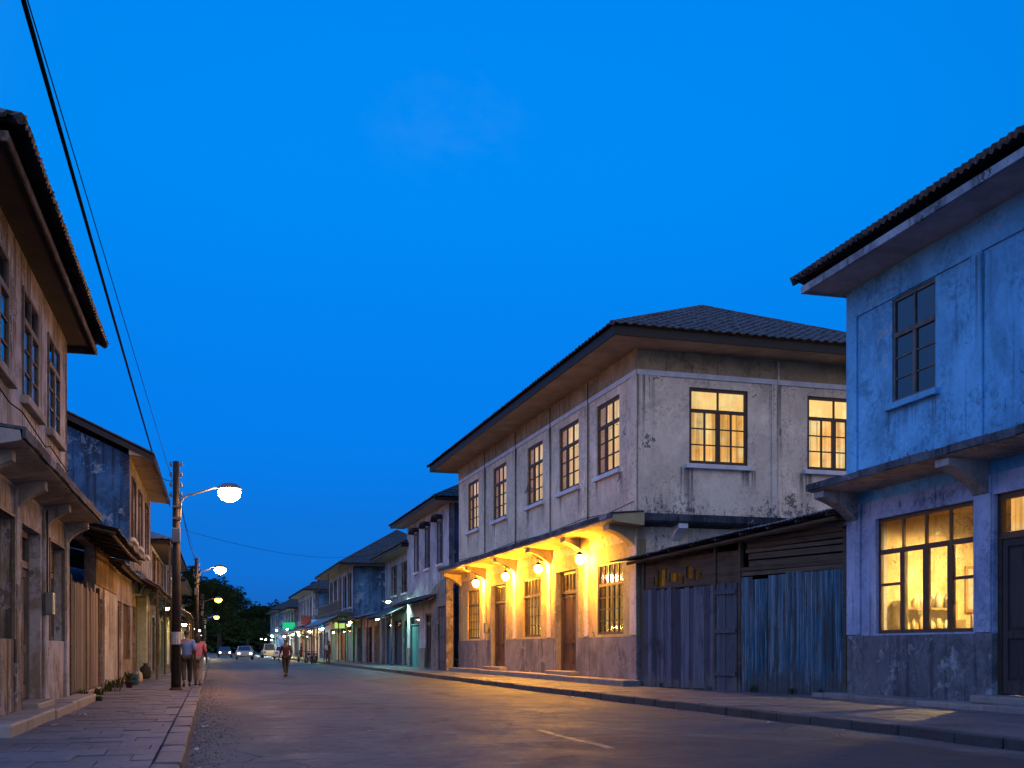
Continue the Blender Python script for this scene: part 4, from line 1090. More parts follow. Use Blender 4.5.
mb.box(-3.6, KL-.26, 62, 240, .02, .15); mb.box(-3.6, KL-.2, 3, 62, -.02, .095, tone=0)
tag(mb.build('left_pavement', M['slab']), kind='structure')
mb = MB(); slabs(mb, lambda y: kr(y)+.2, lambda y: wr(y)+.1, 3, 66, .15, .95, .8, .004)
for a, b in ((3,22.3),(22.3,30.4),(30.4,66),(66,120),(120,240)):
    zt = .095 if b <= 66 else .15
    mb.mesh([(kr(a)+.2,a,zt),(wr(a)+.1,a,zt),(wr(b-.01)+.1,b,zt),(kr(b)+.2,b,zt)], [(0,1,2,3)])
tag(mb.build('right_pavement', M['slab']), kind='structure')
def kerbs(name, fx, side, w, y0, y1, mat=None):
    mb = MB(); y = y0
    while y < y1:
        L = R.uniform(.8,1.25) if y < 70 else 3.; a = fx(y); b = fx(y+L); s = side
        dz = R.uniform(-.012,.012); dx = R.uniform(-.012,.012); g = .012
        p = [(a+dx,y+g),(a+dx+s*w,y+g),(b+dx+s*w,y+L-g),(b+dx,y+L-g)]
        if s < 0: p = [p[1],p[0],p[3],p[2]]
        vs = [(x,yy,-.06) for x,yy in p]+[(x,yy,.158+dz+R.uniform(-.006,.006)) for x,yy in p]
        mb.mesh(vs, [(3,2,1,0),(4,5,6,7),(0,1,5,4),(1,2,6,5),(2,3,7,6),(3,0,4,7)], 0, R.random()); y += L
    tag(mb.build(name, mat or M['kerb'], bevel=.022), kind='structure')
kerbs('left_kerb', lambda y: KL, -1, .27, 3, 235)
kerbs('right_kerb', kr, 1, .19, 3, 235, M['kerb_dark'])
# grit along the left gutter: loose gravel nobody could count
mb = MB()
for i in range(2600):
    y = 6+R.random()**1.6*40; x = KL+.02+abs(R.gauss(0,.28)); s = R.uniform(.006,.022)
    z = road_z(x, y); q = R.uniform(0,6)
    mb.mesh([(x+s*math.cos(q+k*2.1), y+s*math.sin(q+k*2.1), z) for k in range(3)]+[(x, y, z+s*.9)], [(0,1,3),(1,2,3),(2,0,3)], 0, R.random())
for i in range(500):
    y = 10+R.random()*30; x = kr(y)-.02-abs(R.gauss(0,.12)); s = R.uniform(.006,.02); z = road_z(x, y); q = R.uniform(0,6)
    mb.mesh([(x+s*math.cos(q+k*2.1), y+s*math.sin(q+k*2.1), z) for k in range(3)]+[(x, y, z+s*.9)], [(0,1,3),(1,2,3),(2,0,3)], 0, R.random())
tag(mb.build('gravel', M['slab']), kind='stuff', label='loose grit gathered along the gutters of the road', cat='gravel')

# litter and weeds
def litter(x, y, z, i):
    mb = MB(); s = R.uniform(.03,.065); q = R.uniform(0,6)
    pts = [Vector((s*(i_-1)*R.uniform(.8,1.2), s*(j_-1)*R.uniform(.7,1.1), R.uniform(.004,.035))) for j_ in range(3) for i_ in range(3)]
    m = Matrix.Translation((x,y,z)) @ RZ(q)
    mb.mesh([m @ p for p in pts], [(0,1,4,3),(1,2,5,4),(3,4,7,6),(4,5,8,7)])
    o = mb.build('litter_scrap', M['paper']); tag(o, 'small pale scrap of paper litter lying by a kerb or wall', 'litter', 'scraps of litter')
for i, (x, y) in enumerate(((-2.2,16.9),(-2.1,19.5),(KL+.12,14.2),(KL+.2,18.1),(KL+.3,24.2),(9.2,16.6),(9.1,20.5),(9.0,26.5),(9.35,14.6),(KL+.15,11.9))):
    litter(x, y, road_z(x,y)+.004 if x > KL else .165, i)
def weed(x, y, z, h, label):
    mb = MB()
    for k in range(38):
        q = R.uniform(0,6.28); l = h*R.uniform(.5,1.1); w = R.uniform(.006,.016); b = R.uniform(.2,.9)
        ox, oy = R.gauss(0,h*.3), R.gauss(0,h*.2)
        p0 = Vector((x+ox,y+oy,z)); p1 = p0+Vector((math.cos(q)*l*b*.4, math.sin(q)*l*b*.4, l*.7)); p2 = p0+Vector((math.cos(q)*l*b, math.sin(q)*l*b, l*.85))
        s = Vector((-math.sin(q),math.cos(q),0))*w
        mb.mesh([p0-s,p0+s,p1+s*1.2,p1-s*1.2,p2], [(0,1,2,3),(3,2,4)], 0, R.random())
    o = mb.build('weed_tuft', M['weed']); tag(o, 'small tuft of weeds growing at the foot of a wall or panel', 'weed', 'weed tufts along the wall feet')
for x, y, h in ((-2.75,25.6,.3),(-2.7,28.3,.22),(-2.65,30.6,.4),(-2.7,33.5,.35),(-2.55,36.5,.4),(12.7,29.2,.2),(13.2,27.1,.18),(13.6,25.3,.25),(13.9,24.0,.2),(14.15,23.0,.22),(-2.4,25.0,.18)):
    weed(x, y, .14, h, '')

# ================================================================== STREET LAMPS AND CABLES
def street_lamp(x, y, H, label, mat, arm=1.12, za=5.2, zl=5.6, second=False):
    o = empty('street_lamp', (x, y, .12), 0, label, 'street lamp', 'street lamps on wooden poles')
    mb = MB(); mb.tube([(0,0,0),(.01,0,H*.5),(.0,.02,H)], [.135,.115,.085], 10); mb.lathe([(.2,-.02),(.19,.05),(.14,.1)], n=10); mb.build('pole', M['pole'], o, smooth=True)
    mb = MB()
    for k, z in enumerate((H-.12,H-.4,H-.68,H-.95)):
        mb.box(-.16,.16,-.02+(k%2)*.02,.02+(k%2)*.02,z-.03,z+.0)
        for sx in (-.14,.14): mb.lathe([(.03,0),(.035,.04),(.022,.07),(.03,.1)], (sx,0,z), 8)
    mb.build('insulator', M['metal'], o)
    mb = MB(); p = [(.1,0,za-.55),(.12,0,za-.1)]
    for i in range(1,7): a = i/6*math.pi/2; p.append((.12+.3*(1-math.cos(a)), 0, za-.1+.3*math.sin(a)))
    p.append((arm-.15,0,zl)); p.append((arm+.12,0,zl+.05))
    mb.tube(p, .028, 7); mb.box(-.1,.14,-.14,.14,za-.5,za-.44); mb.box(-.1,.14,-.14,.14,za-.18,za-.12); mb.build('arm', M['metal'], o)
    mb = MB(); mb.lathe([(.02,.17),(.15,.14),(.24,.06),(.27,-.0)][::-1], (arm+.3,0,zl), 14, sx=1.25, sy=1.); mb.build('lamp_head', M['metal'], o, smooth=True)
    mb = MB(); mb.lathe([(.06,-.36),(.17,-.31),(.25,-.2),(.27,-.08),(.2,-.02)], (arm+.3,0,zl), 12, sx=1.15, sy=1.); mb.build('diffuser', mat, o, smooth=True)
    mb = MB(); mb.lathe([(.128,1.28),(.128,1.62)], n=12); mb.build('notice', M['paper'], o)
    mb = MB(); mb.box(-.1,.12,-.26,-.1,za-1.15,za-.75); mb.build('junction_box', M['metal'], o, bevel=.02)
    return o
street_lamp(-.95, 31, 6.3, 'nearest street lamp on a dark wooden pole with a pale notice wrapped round it', M['sodium_white'])
street_lamp(-.82, 61.5, 6.1, 'second street lamp, pale light on a wooden pole with crossarms beyond the walkers', M['sodium_white'], arm=.95)
street_lamp(-.85, 100, 6.0, 'third street lamp, glowing orange in front of the big tree', M['sodium'], arm=1.1)
street_lamp(-.85, 142, 5.6, 'farthest and smallest of the orange street lamps', M['sodium'], arm=1.1, za=4.8, zl=5.2)

def cable(pts, r, label, sag=.0, n=24):
    a, b = Vector(pts[0]), Vector(pts[1]); p = []
    for i in range(n+1):
        t = i/n; v = a.lerp(b, t); v.z -= sag*4*t*(1-t); p.append(v)
    mb = MB(); mb.tube(p, r, 6); tag(mb.build('overhead_cable', M['cable']), label, 'cable', 'overhead cables')
cable([(-2.2,43.6,8.78),(-1.55,-12,7.3)], .03, 'thick dark cable crossing the upper left sky to the blue-gabled house', .12)
cable([(-.82,61.5,6.15),(-1.8,-12,7.13)], .007, 'thin faint cable beside the thick one in the upper left sky', .05)
cable([(-1.0,31.0,6.3),(-.82,61.4,6.1)], .014, 'cable sagging between the first and second street poles', .5)
cable([(-.82,61.5,6.0),(-.85,100,5.9)], .014, 'cable sagging between the second and third street poles', .6)
cable([(-.95,31,4.6),(11.2,69,7.7)], .006, 'thin cable crossing over the street from the nearest pole to the grey house', .7)
cable([(-.95,31,5.9),(-2.2,43.8,8.3)], .01, 'thin drop cable from the nearest pole to the blue-gabled house', .2)

# ================================================================== SHOP LAMPS
shop_lamp(10.75, 68.0, 4.25, 'cool', 'dazzling green-white lamp under the awning between the lavender and the grey house', 260, .2, drop=.2, shade=2.2)
shop_lamp(10.6, 71.5, 3.2, 'cool', 'cool tube lamp under the tin awning of the grey house', 60, .06, True)
shop_lamp(10.7, 88, 3.2, 'pink', 'dim reddish lamp inside the dark tin-roofed shop', 60, .12)
shop_lamp(9.7, 99, 3.1, 'green', 'green lamp at the near end of the balcony house awning', 150, .16)
shop_lamp(9.9, 103.5, 3.1, 'yellow', 'yellow-green lamp under the balcony house awning', 110, .16)
shop_lamp(9.8, 112.5, 3.0, 'orange', 'orange lamp at the far end of the balcony house awning', 150, .18)
shop_lamp(10.2, 119, 3.1, 'cyan', 'bluish lamp in front of the purple shop', 130, .2)
shop_lamp(9.9, 131, 3.2, 'yellow', 'bright yellow lamp beyond the purple shop', 260, .26)
shop_lamp(9.7, 137, 3.0, 'yellow', 'second bright yellow lamp under the farther white house awning', 260, .26)
shop_lamp(9.6, 146, 3.8, 'pink', 'rosy lamp above the farther white house awning', 110, .22)
shop_lamp(9.4, 167, 4.0, 'green', 'green lamp on the small grey house at the end of the right row', 220, .3)
shop_lamp(9.0, 172, 3.2, 'white', 'white lamp in front of the small grey house at the end of the right row', 320, .3)
shop_lamp(8.9, 190, 2.8, 'white', 'farthest white lamp at the end of the right row', 320, .3)
shop_lamp(-1.9, 49.5, 3.05, 'yellow', 'warm yellow lamp under the tin awning of the blue-gabled house', 150, .1)
shop_lamp(-1.6, 66, 2.7, 'yellow', 'small yellow lamp under the awning behind the nearest pole', 90, .1)
shop_lamp(-1.8, 60, 2.9, 'cool', 'pale tube lamp beneath the low balcony on the left', 25, .05, True)
shop_lamp(-1.8, 80, 3.0, 'yellow', 'warm lamp under the awning of the dim white house on the left', 130, .14)
shop_lamp(-1.5, 96, 3.0, 'white', 'white lamp on the long low house on the left', 100, .16)
shop_lamp(-1.6, 108, 2.7, 'yellow', 'yellowish lamp near the far end of the long low house on the left', 180, .22)
shop_lamp(-1.4, 128, 3.3, 'cool', 'greenish lamp under the big tree on the left', 220, .26)

# ================================================================== THINGS ON THE PAVEMENT AND SHOPFRONTS
def sack(x, y, s, mat, label):
    mb = MB(); vs = []; fs = []; n = 12
    for j, (r, z) in enumerate(((.7,0),(1,.12),(1.02,.45),(.85,.8),(.4,.95),(.3,1.05),(.42,1.12))):
        for k in range(n):
            q = 6.283*k/n; rr = r*s*.38*(1+.12*mn.noise((math.cos(q)*2, math.sin(q)*2, j*.7+x)))
            vs.append((rr*math.cos(q), rr*.8*math.sin(q), z*s*.8))
    for j in range(6):
        for k in range(n): fs.append((j*n+k, j*n+(k+1)%n, (j+1)*n+(k+1)%n, (j+1)*n+k))
    fs.append(tuple(range(n))[::-1]); mb.mesh(vs, fs)
    o = mb.build('sack', mat, smooth=True); o.location = (x, y, .15); o.rotation_euler = (0,0,R.uniform(0,6)); tag(o, label, 'sack', 'sacks by the left shopfronts')
sack(-2.35, 37.6, .5, M['sack'], 'pale full sack on the left pavement just behind the potted plant')
sack(-2.4, 42.6, .65, M['trouser_black'], 'dark bulging sack leaning by the blue-gabled house')
p = empty('potted_plant', (-2.3, 33.0, .15), 0, 'leafy plant in a clay pot on the left pavement before the nearest pole', 'plant')
mb = MB(); mb.lathe([(.14,0),(.2,.3),(.23,.31),(.23,.36),(.19,.36),(.17,.3)], n=14); mb.build('pot', M['terracotta'], p, smooth=True)
p.scale = (.55,.55,.55)
mb = MB()
for k in range(90):
    q = R.uniform(0,6.28); el = R.uniform(.2,1.4); l = R.uniform(.15,.5); d = Vector((math.cos(q)*math.cos(el), math.sin(q)*math.cos(el), math.sin(el)))
    c = Vector((0,0,.36))+d*l; s = Vector((-math.sin(q), math.cos(q), 0)); w = R.uniform(.03,.06); u = d*R.uniform(.08,.16)
    mb.mesh([c-u, c+s*w, c+u+Vector((0,0,-.04)), c-s*w], [(0,1,2,3)], 0, R.random())
for k in range(10):
    q = R.uniform(0,6.28); mb.tube([(0,0,.3),(math.cos(q)*.12,math.sin(q)*.12,.55),(math.cos(q)*.28,math.sin(q)*.28,.7)], .008, 4)
mb.build('foliage', M['weed'], p)
b = empty('plastic_bucket', (-2.35, 35.4, .15), 0, 'dull blue bucket on the left pavement between the plant and the sack', 'bucket')
mb = MB(); mb.lathe([(.13,0),(.17,.32),(.185,.33),(.185,.35),(.165,.35),(.125,.04)], n=16); mb.build('bucket_body', M['teal'], b, smooth=True)
mb = MB(); mb.tube([(-.18,0,.33)]+[(.18*-math.cos(a/8*math.pi), 0, .33+.14*math.sin(a/8*math.pi)) for a in range(1,8)]+[(.18,0,.33)], .006, 5); mb.build('handle', M['metal'], b)

def stall(x, y, rz, cm, label, w=2.2):
    o = empty('market_stall', (x, y, .15), rz, label, 'stall', 'street stalls in front of the far shops')
    mb = MB(); mb.box(-w/2,w/2,-.5,.5,.75,.8)
    for sx in (-w/2+.05, w/2-.05):
        for sy in (-.45,.45): mb.box(sx-.03,sx+.03,sy-.03,sy+.03,0,2.25 if sy < 0 else 2.5)
    mb.build('table', M['slat'], o)
    mb = MB(); n = 10
    vs = [(-w/2-.2+(w+.4)*i/n, yy, zz-.06*math.sin(math.pi*i/n)) for i in range(n+1) for yy, zz in ((-.8,2.2),(.6,2.55),(-.82,1.98))]
    fs = [f for i in range(n) for f in ((i*3,i*3+3,i*3+4,i*3+1),(i*3+2,i*3+5,i*3+3,i*3))]
    mb.mesh(vs, fs); mb.build('canopy', M[cm], o, solid=.01)
    return o
stall(9.6, 122, rad(90), 'teal', 'stall with a bluish canopy before the purple shop')
stall(9.4, 142, rad(90), 'maroon', 'stall with a dark red canopy before the farther white house')
stall(9.2, 108, rad(90), 'purple', 'stall with a violet canopy before the balcony house')

mb = MB()
for i in range(9000):
    x = R.uniform(-45,85); y = 300+R.uniform(-12,12); hgt = 9+4*mn.noise((x*.05,0,3))+2*mn.noise((x*.3,1,3)); zz = R.uniform(0,1)**.7*hgt; q = R.uniform(0,6.28); s_ = R.uniform(.8,1.7)
    a = Vector((math.cos(q),math.sin(q),R.uniform(-.6,.6))).normalized(); b = a.orthogonal().normalized(); p = Vector((x,y,zz))
    mb.mesh([p-a*s_,p+b*s_*.6,p+a*s_,p-b*s_*.6], [(0,1,2,3)], 0, R.random())
tag(mb.build('distant_wood', M['leaf']), 'dark far-off line of trees on the horizon behind the street end', 'wood', kind='stuff')
# hanging sign boards
def sign(x, y, z, mat, label, w=1.0, hh=.6):
    o = empty('sign_board', (x, y, z), 0, label, 'sign')
    mb = MB(); mb.box(-w/2,w/2,-.03,.03,-hh/2,hh/2); mb.build('board', mat, o, bevel=.01)
    mb = MB(); mb.tube([(-w/2-.1,0,hh/2+.06),(w/2+.6,0,hh/2+.06)], .02, 5); [mb.tube([(q,0,hh/2-.02),(q,0,hh/2+.08)], .01, 4) for q in (-w/3,w/3)]; mb.build('bracket', M['black'], o)
sign(11.0, 163.6, 4.6, emit('green_lit_sign', (.01,.35,.16), 1.6), 'green lit sign board projecting from the small grey house', 1.8, 1.0)
sign(10.9, 117.2, 3.9, emit('blue_lit_sign', (.05,.3,.75), .9), 'blue lit sign board projecting from the purple shop', 1.3, .9)
sign(10.9, 96.2, 3.3, emit('yellowgreen_lit_sign', (.5,.75,.15), 1.0), 'yellow-green lit sign at the corner of the balcony house', .9, .5)
sign(11.2, 134.6, 4.7, M['maroon'], 'dark red unlit sign board at the farther white house', 1.4, 1.0)

# ================================================================== PEOPLE
def skinned(name, verts, edges, radii, mat, parent, root=0, sub=2):
    me = bpy.data.meshes.new(name); me.from_pydata([tuple(v) for v in verts], edges, []); me.materials.append(mat); me.update()
    o = bpy.data.objects.new(name, me); col.objects.link(o)
    if parent: o.parent = parent
    o.modifiers.new('Skin', 'SKIN'); 
    if not me.skin_vertices: me.skin_vertices_ensure() if hasattr(me, 'skin_vertices_ensure') else None
    for i, r in enumerate(radii):
        sv = me.skin_vertices[0].data[i]; sv.radius = (r[0], r[1]) if isinstance(r, tuple) else (r, r); sv.use_root = (i == root)
    o.modifiers['Skin'].use_smooth_shade = True
    sd = o.modifiers.new('Sub', 'SUBSURF'); sd.levels = sub; sd.render_levels = sub
    return o
def person(x, y, z, rz, label, shirt, trouser, stride=.22, lead=1, height=1.66, arm=.25, long_hair=False, head_turn=0, carry=False):
    o = empty('person', (x, y, z), rz, label, 'person'); s = height/1.66; o.scale = (s, s, s)
    L, Rr = lead, -lead
    st = stride
    def leg(sx, f):      # f>0 forward (local +y)
        hip = (sx*.09, 0, .88); 
        if f > 0: return [hip, (sx*.095, f*.75, .49), (sx*.09, f*1.0, .09)], [(sx*.095, f*1.0+.07, .045), (sx*.1, f*1.0+.17, .035)]
        return [hip, (sx*.095, f*.25, .47), (sx*.09, f*1.25, .14)], [(sx*.095, f*1.25+.06, .06), (sx*.1, f*1.25+.13, .025)]
    lA, fA = leg(1, st*L); lB, fB = leg(-1, -st*L)
    sh = lambda sx, f: [(sx*.17,0,1.36),(sx*.22,-f*.4-.02,1.12),(sx*.235,-f*.4+abs(f)*.55+.04,.87),(sx*.235,-f*.4+abs(f)*.7+.06,.79),(sx*.23,-f*.4+abs(f)*.75+.07,.71)]
    aA, aB = sh(1, arm*L), sh(-1, -arm*L)
    V = [(0,0,.9),(0,.0,1.05),(0,-.01,1.2),(0,0,1.34),(0,.005,1.44),(0,.015,1.5),(0,.025,1.57),(0,.02,1.64)]
    E = [(i,i+1) for i in range(7)]
    rd_ = [(.13,.1),(.125,.095),(.145,.1),(.13,.09),(.05,.052),(.065,.075),(.075,.09),(.055,.07)]
    def chain(pts, rs, root):
        b = len(V); V.extend(pts); E.append((root, b)); E.extend((b+i, b+i+1) for i in range(len(pts)-1)); rd_.extend(rs)
    for a in (aA, aB): chain(a, [.05,.043,.034,.03,.02], 3)
    for l, f in ((lA, fA), (lB, fB)): chain(l+f, [.078,.055,.038,.04,.03], 0)
    # nose and ears: short chains on the head
    chain([(0,.115,1.555)], [.014], 6); chain([(.083,.015,1.565)], [(.012,.022)], 6); chain([(-.083,.015,1.565)], [(.012,.022)], 6)
    body = skinned('body', V, E, rd_, M['skin'], o)
    # fingers
    fm = MB()
    for a in (aA, aB):
        tip = Vector(a[4]); sx = 1 if a[0][0] > 0 else -1
        for k in range(4):
            p0 = tip+Vector((0,-.028+.018*k,-.005)); ln = (.06,.072,.068,.055)[k]
            fm.tube([p0, p0+Vector((-sx*.008,.002,-ln*.5)), p0+Vector((-sx*.025,.004,-ln))], [.0095,.009,.007], 6)
        p0 = tip+Vector((0,.03,.05)); fm.tube([p0, p0+Vector((-sx*.012,.025,-.03)), p0+Vector((-sx*.022,.03,-.055))], [.011,.01,.008], 6)
    fm.build('hand_fingers', M['skin'], o, smooth=True)
    ey = MB()
    for sx in (-.03,.03): ey.lathe([(.004,-.008),(.009,0),(.004,.008)], (sx,.102,1.575), 6)
    ey.box(-.022,.022,.1,.108,1.512,1.518); ey.build('face_features', M['hair'], o)
    # shirt
    V2 = [(0,0,.86),(0,0,1.02),(0,-.01,1.2),(0,0,1.35),(0,.0,1.42)]; E2 = [(0,1),(1,2),(2,3),(3,4)]; r2 = [(.155,.125),(.15,.115),(.165,.12),(.15,.108),(.07,.07)]
    for a in (aA, aB):
        b = len(V2); V2 += [a[0], a[1], tuple(Vector(a[1]).lerp(Vector(a[2]), .25))]; E2 += [(3,b),(b,b+1),(b+1,b+2)]; r2 += [.068,.062,.058]
    skinned('shirt', V2, E2, r2, M[shirt], o, 0)
    V3 = [(0,0,.93)]; E3 = []; r3 = [(.145,.115)]
    for l in (lA, lB):
        b = len(V3); V3 += [l[0], l[1], tuple(Vector(l[1]).lerp(Vector(l[2]), .92))]; E3 += [(0,b),(b,b+1),(b+1,b+2)]; r3 += [.1,.078,.062]
    skinned('trousers', V3, E3, r3, M[trouser], o, 0)
    hm = MB(); n = 12; vs = []; fs = []
    for j in range(6):
        el = -.25+j*(math.pi/2+.25)/5
        for k in range(n):
            q = 6.283*k/n; back = .5-.5*math.sin(q); rr = .088*math.cos(el)
            zz = 1.60+.085*math.sin(el) if math.sin(q) < .3 or el > .3 else 1.62+.07*math.sin(max(el,.1))
            vs.append((rr*math.cos(q)*.95, .012+rr*1.12*math.sin(q), zz))
    for j in range(5):
        for k in range(n): fs.append((j*n+k, j*n+(k+1)%n, (j+1)*n+(k+1)%n, (j+1)*n+k))
    fs.append(tuple(range(5*n,6*n))); hm.mesh(vs, fs)
    if long_hair: hm.lathe([(.03,-.28),(.07,-.2),(.085,0),(.07,.05)], (0,-.05,1.56), 10, sx=1.1, sy=.6)
    hm.build('hair', M['hair'], o, smooth=True)
    sm = MB()
    for f in (fA, fB):
        a, b = Vector(f[0]), Vector(f[1]); sm.tube([a+Vector((0,-.11,-.005)), a+Vector((0,-.02,0)), b+Vector((0,.02,-.003))], [.036,.044,.036], 8)
    sm.build('shoes', M['black'], o, smooth=True)
    return o
person(-.72, 33.6, .15, rad(4), 'person in blue shirt and black trousers walking away by the nearest street pole', 'shirt_blue', 'trouser_black', .2, 1)
person(-.12-.3, 34.4, .15, rad(-6), 'person in a pink top and grey trousers walking away along the left kerb', 'shirt_pink', 'trouser_grey', .24, -1, 1.6, long_hair=True)
person(3.1, 48, road_z(3.1,48), rad(10), 'person in a dark red top walking away in the middle of the road', 'shirt_red', 'trouser_black', .25, 1, 1.6)
person(8.9, 86, .15, rad(80), 'person in a dark top standing on the right pavement near the balcony house', 'trouser_black', 'maroon', .04, 1, 1.68, .05)
person(9.3, 91, .15, rad(200), 'person in a pale shirt standing beside the green lamp', 'shirt_white', 'trouser_navy', .05, -1, 1.7, .05)
person(-1.6, 52.5, .15, rad(90), 'person in a white shirt standing by the green-white column on the left', 'shirt_white', 'trouser_black', .04, -1, 1.66, .06)
person(-1.3, 71, .15, rad(185), 'person in dark clothes coming along the left pavement beyond the second lamp', 'trouser_navy', 'trouser_black', .2, -1, 1.68)
person(9.0, 115, .15, rad(95), 'person in a red top standing near the orange lamp', 'shirt_red', 'trouser_black', .05, 1, 1.66, .05)

# ================================================================== VEHICLES
def car(x, y, rz, mat, label, lights=None, tall=0.):
    o = empty('parked_car' if not lights else 'car', (x, y, road_z(min(x,kr(y)-.1), y)), rz, label, 'car')   # local +y is the nose
    prof = [(-2.1,.35),(-2.15,.62),(-2.05,.92),(-1.2,.98+tall*.2),(1.0,.94),(1.95,.78),(2.1,.55),(2.05,.33)]
    mb = MB(); ws = (.74,.83,.83,.74); xs = (-.83,-.76,.76,.83)
    vs = []; 
    for xx, k in ((-.8,.94),(-.86,1),(.86,1),(.8,.94)):
        vs += [(xx, py*(1 if abs(xx) < .85 else .97), .33+(pz-.33)*k) for py, pz in prof]
    n = len(prof); fs = []
    for j in range(3):
        for i in range(n): fs.append((j*n+i, j*n+(i+1)%n, (j+1)*n+(i+1)%n, (j+1)*n+i))
    fs += [tuple(range(n))[::-1], tuple(range(3*n,4*n))]
    mb.mesh(vs, fs)
    cab = [(-1.75,.92),(-1.25,1.42+tall),(.25,1.42+tall),(1.0,.9)]
    vs = [(sx*(.78 if i in (0,3) else .62), py, pz) for sx in (-1,1) for i,(py,pz) in enumerate(cab)]
    mb.mesh(vs, [(3,2,1,0),(4,5,6,7),(0,1,5,4),(1,2,6,5),(2,3,7,6)])
    mb.build('car_body', mat, o, smooth=False, bevel=.05)
    g = MB()
    for sx in (-1,1): g.face([(sx*.772,-1.55,.98),(sx*.772,.78,.97),(sx*.645,.2,1.37+tall),(sx*.645,-1.2,1.37+tall)][::-sx])
    g.face([(-.66,.95,.97),(.66,.95,.97),(.56,.32,1.385+tall),(-.56,.32,1.385+tall)]); g.face([(.66,-1.745,.98),(-.66,-1.745,.98),(-.56,-1.29,1.39+tall),(.56,-1.29,1.39+tall)])
    g.build('car_window', M['glass_dark'], o, solid=.008)
    for sx in (-.8,.8):
        for py in (-1.3,1.3):
            w = MB(); w.lathe([(.2,-.09),(.3,-.09),(.32,-.04),(.32,.04),(.3,.09),(.2,.09)], n=18)
            w.v = [Vector((v.z+sx, v.x+py, v.y+.32)) for v in w.v]; wo = w.build('wheel', M['black'], o, smooth=True)
            w = MB(); w.lathe([(.2,-.07),(.2,.07)], n=10); w.v = [Vector((v.z+sx, v.x+py, v.y+.32)) for v in w.v]; w.build('rim', M['metal'], wo)
    for sx in (-.6,.6):
        l = MB(); l.lathe([(.09,-.02),(.11,0),(.06,.05)], n=10); l.v = [Vector((v.x+sx, v.z+2.06, v.y+.66)) for v in l.v]
        l.build('headlight', M['headlight'] if lights == 'front' else M['metal'], o)
        l = MB(); l.box(sx-.13,sx+.13,-2.17,-2.1,.66,.82); l.build('tail_light', M['taillight'] if lights == 'rear' else M['maroon'], o)
    l = MB(); l.box(-.85,.85,2.02,2.14,.38,.52); l.box(-.85,.85,-2.2,-2.1,.38,.55); l.build('bumper', mat, o, bevel=.02)
    return o
car(3.3, 118, rad(180), M['car_silver'], 'silver car driving towards the camera with both headlights on', 'front')
car(1.6, 146, rad(180), M['car_dark'], 'dark car with headlights on following far up the street', 'front')
car(4.6, 152, 0, M['car_dark'], 'dark car driving away with red tail lights lit', 'rear', .1)
car(7.3, 119, rad(-3), M['car_white'], 'white car parked by the right kerb beyond the motorbikes')
car(6.9, 140, rad(2), M['car_silver'], 'grey van-like car parked farther along the right kerb', None, .35)
def motorbike(x, y, rz, mat, label):
    o = empty('motorbike', (x, y, road_z(x, y)), rz, label, 'motorbike', 'motorbikes parked by the right kerb')
    for py in (-.6,.6):
        w = MB(); n = 20; m_ = 6; vs = []; fs = []
        for i in range(n):
            a = 6.283*i/n
            for j in range(m_):
                b = 6.283*j/m_; r = .26+.05*math.cos(b); vs.append((.05*math.sin(b), py+r*math.cos(a), .31+r*math.sin(a)))
        for i in range(n):
            for j in range(m_): fs.append((i*m_+j, ((i+1)%n)*m_+j, ((i+1)%n)*m_+(j+1)%m_, i*m_+(j+1)%m_))
        w.mesh(vs, fs)
        wo = w.build('wheel', M['black'], o, smooth=True)
        w = MB()
        for k in range(6): a = k*math.pi/6; w.tube([(0,py-.25*math.cos(a),.31-.25*math.sin(a)),(0,py+.25*math.cos(a),.31+.25*math.sin(a))], .008, 4)
        w.build('spoke', M['metal'], wo)
    mb = MB(); mb.tube([(0,.6,.31),(0,.42,.85),(0,.38,1.0)], .03, 6); mb.tube([(0,.42,.8),(0,-.1,.45),(0,-.6,.31)], .03, 6); mb.tube([(0,-.1,.45),(0,-.4,.7)], .03, 6); mb.box(-.12,.12,-.15,.2,.28,.5); mb.tube([(.1,.0,.32),(.14,-.7,.36)], .04, 6); mb.build('motorbike_frame', M['metal'], o)
    mb = MB(); mb.lathe([(.05,-.3),(.13,-.15),(.15,.05),(.1,.22)], n=10); mb.v = [Vector((v.x, v.z+.15, v.y*.8+.78)) for v in mb.v]; mb.build('fuel_tank', mat, o, smooth=True)
    mb = MB(); mb.box(-.11,.11,-.72,-.05,.74,.83); mb.build('seat', M['black'], o, bevel=.03)
    mb = MB(); mb.tube([(-.33,.28,1.02),(-.1,.38,1.0),(.1,.38,1.0),(.33,.28,1.02)], .015, 6); mb.build('handlebar', M['black'], o)
    mb = MB(); mb.lathe([(.05,-.06),(.09,0),(.08,.05)], n=10); mb.v = [Vector((v.x, v.z+.5, v.y+.88)) for v in mb.v]; mb.build('headlight', M['metal'], o)
    mb = MB(); mb.tube([(.02,-.1,.3),(-.2,-.05,0)], .012, 5); mb.build('kickstand', M['metal'], o)
motorbike(7.9, 88, rad(160), M['moto_red'], 'red motorbike parked nearest along the right kerb')
motorbike(7.8, 91, rad(150), M['car_dark'], 'dark motorbike parked just behind the red one')
motorbike(7.7, 101, rad(170), M['trouser_navy'], 'navy motorbike parked beyond the green lamp')

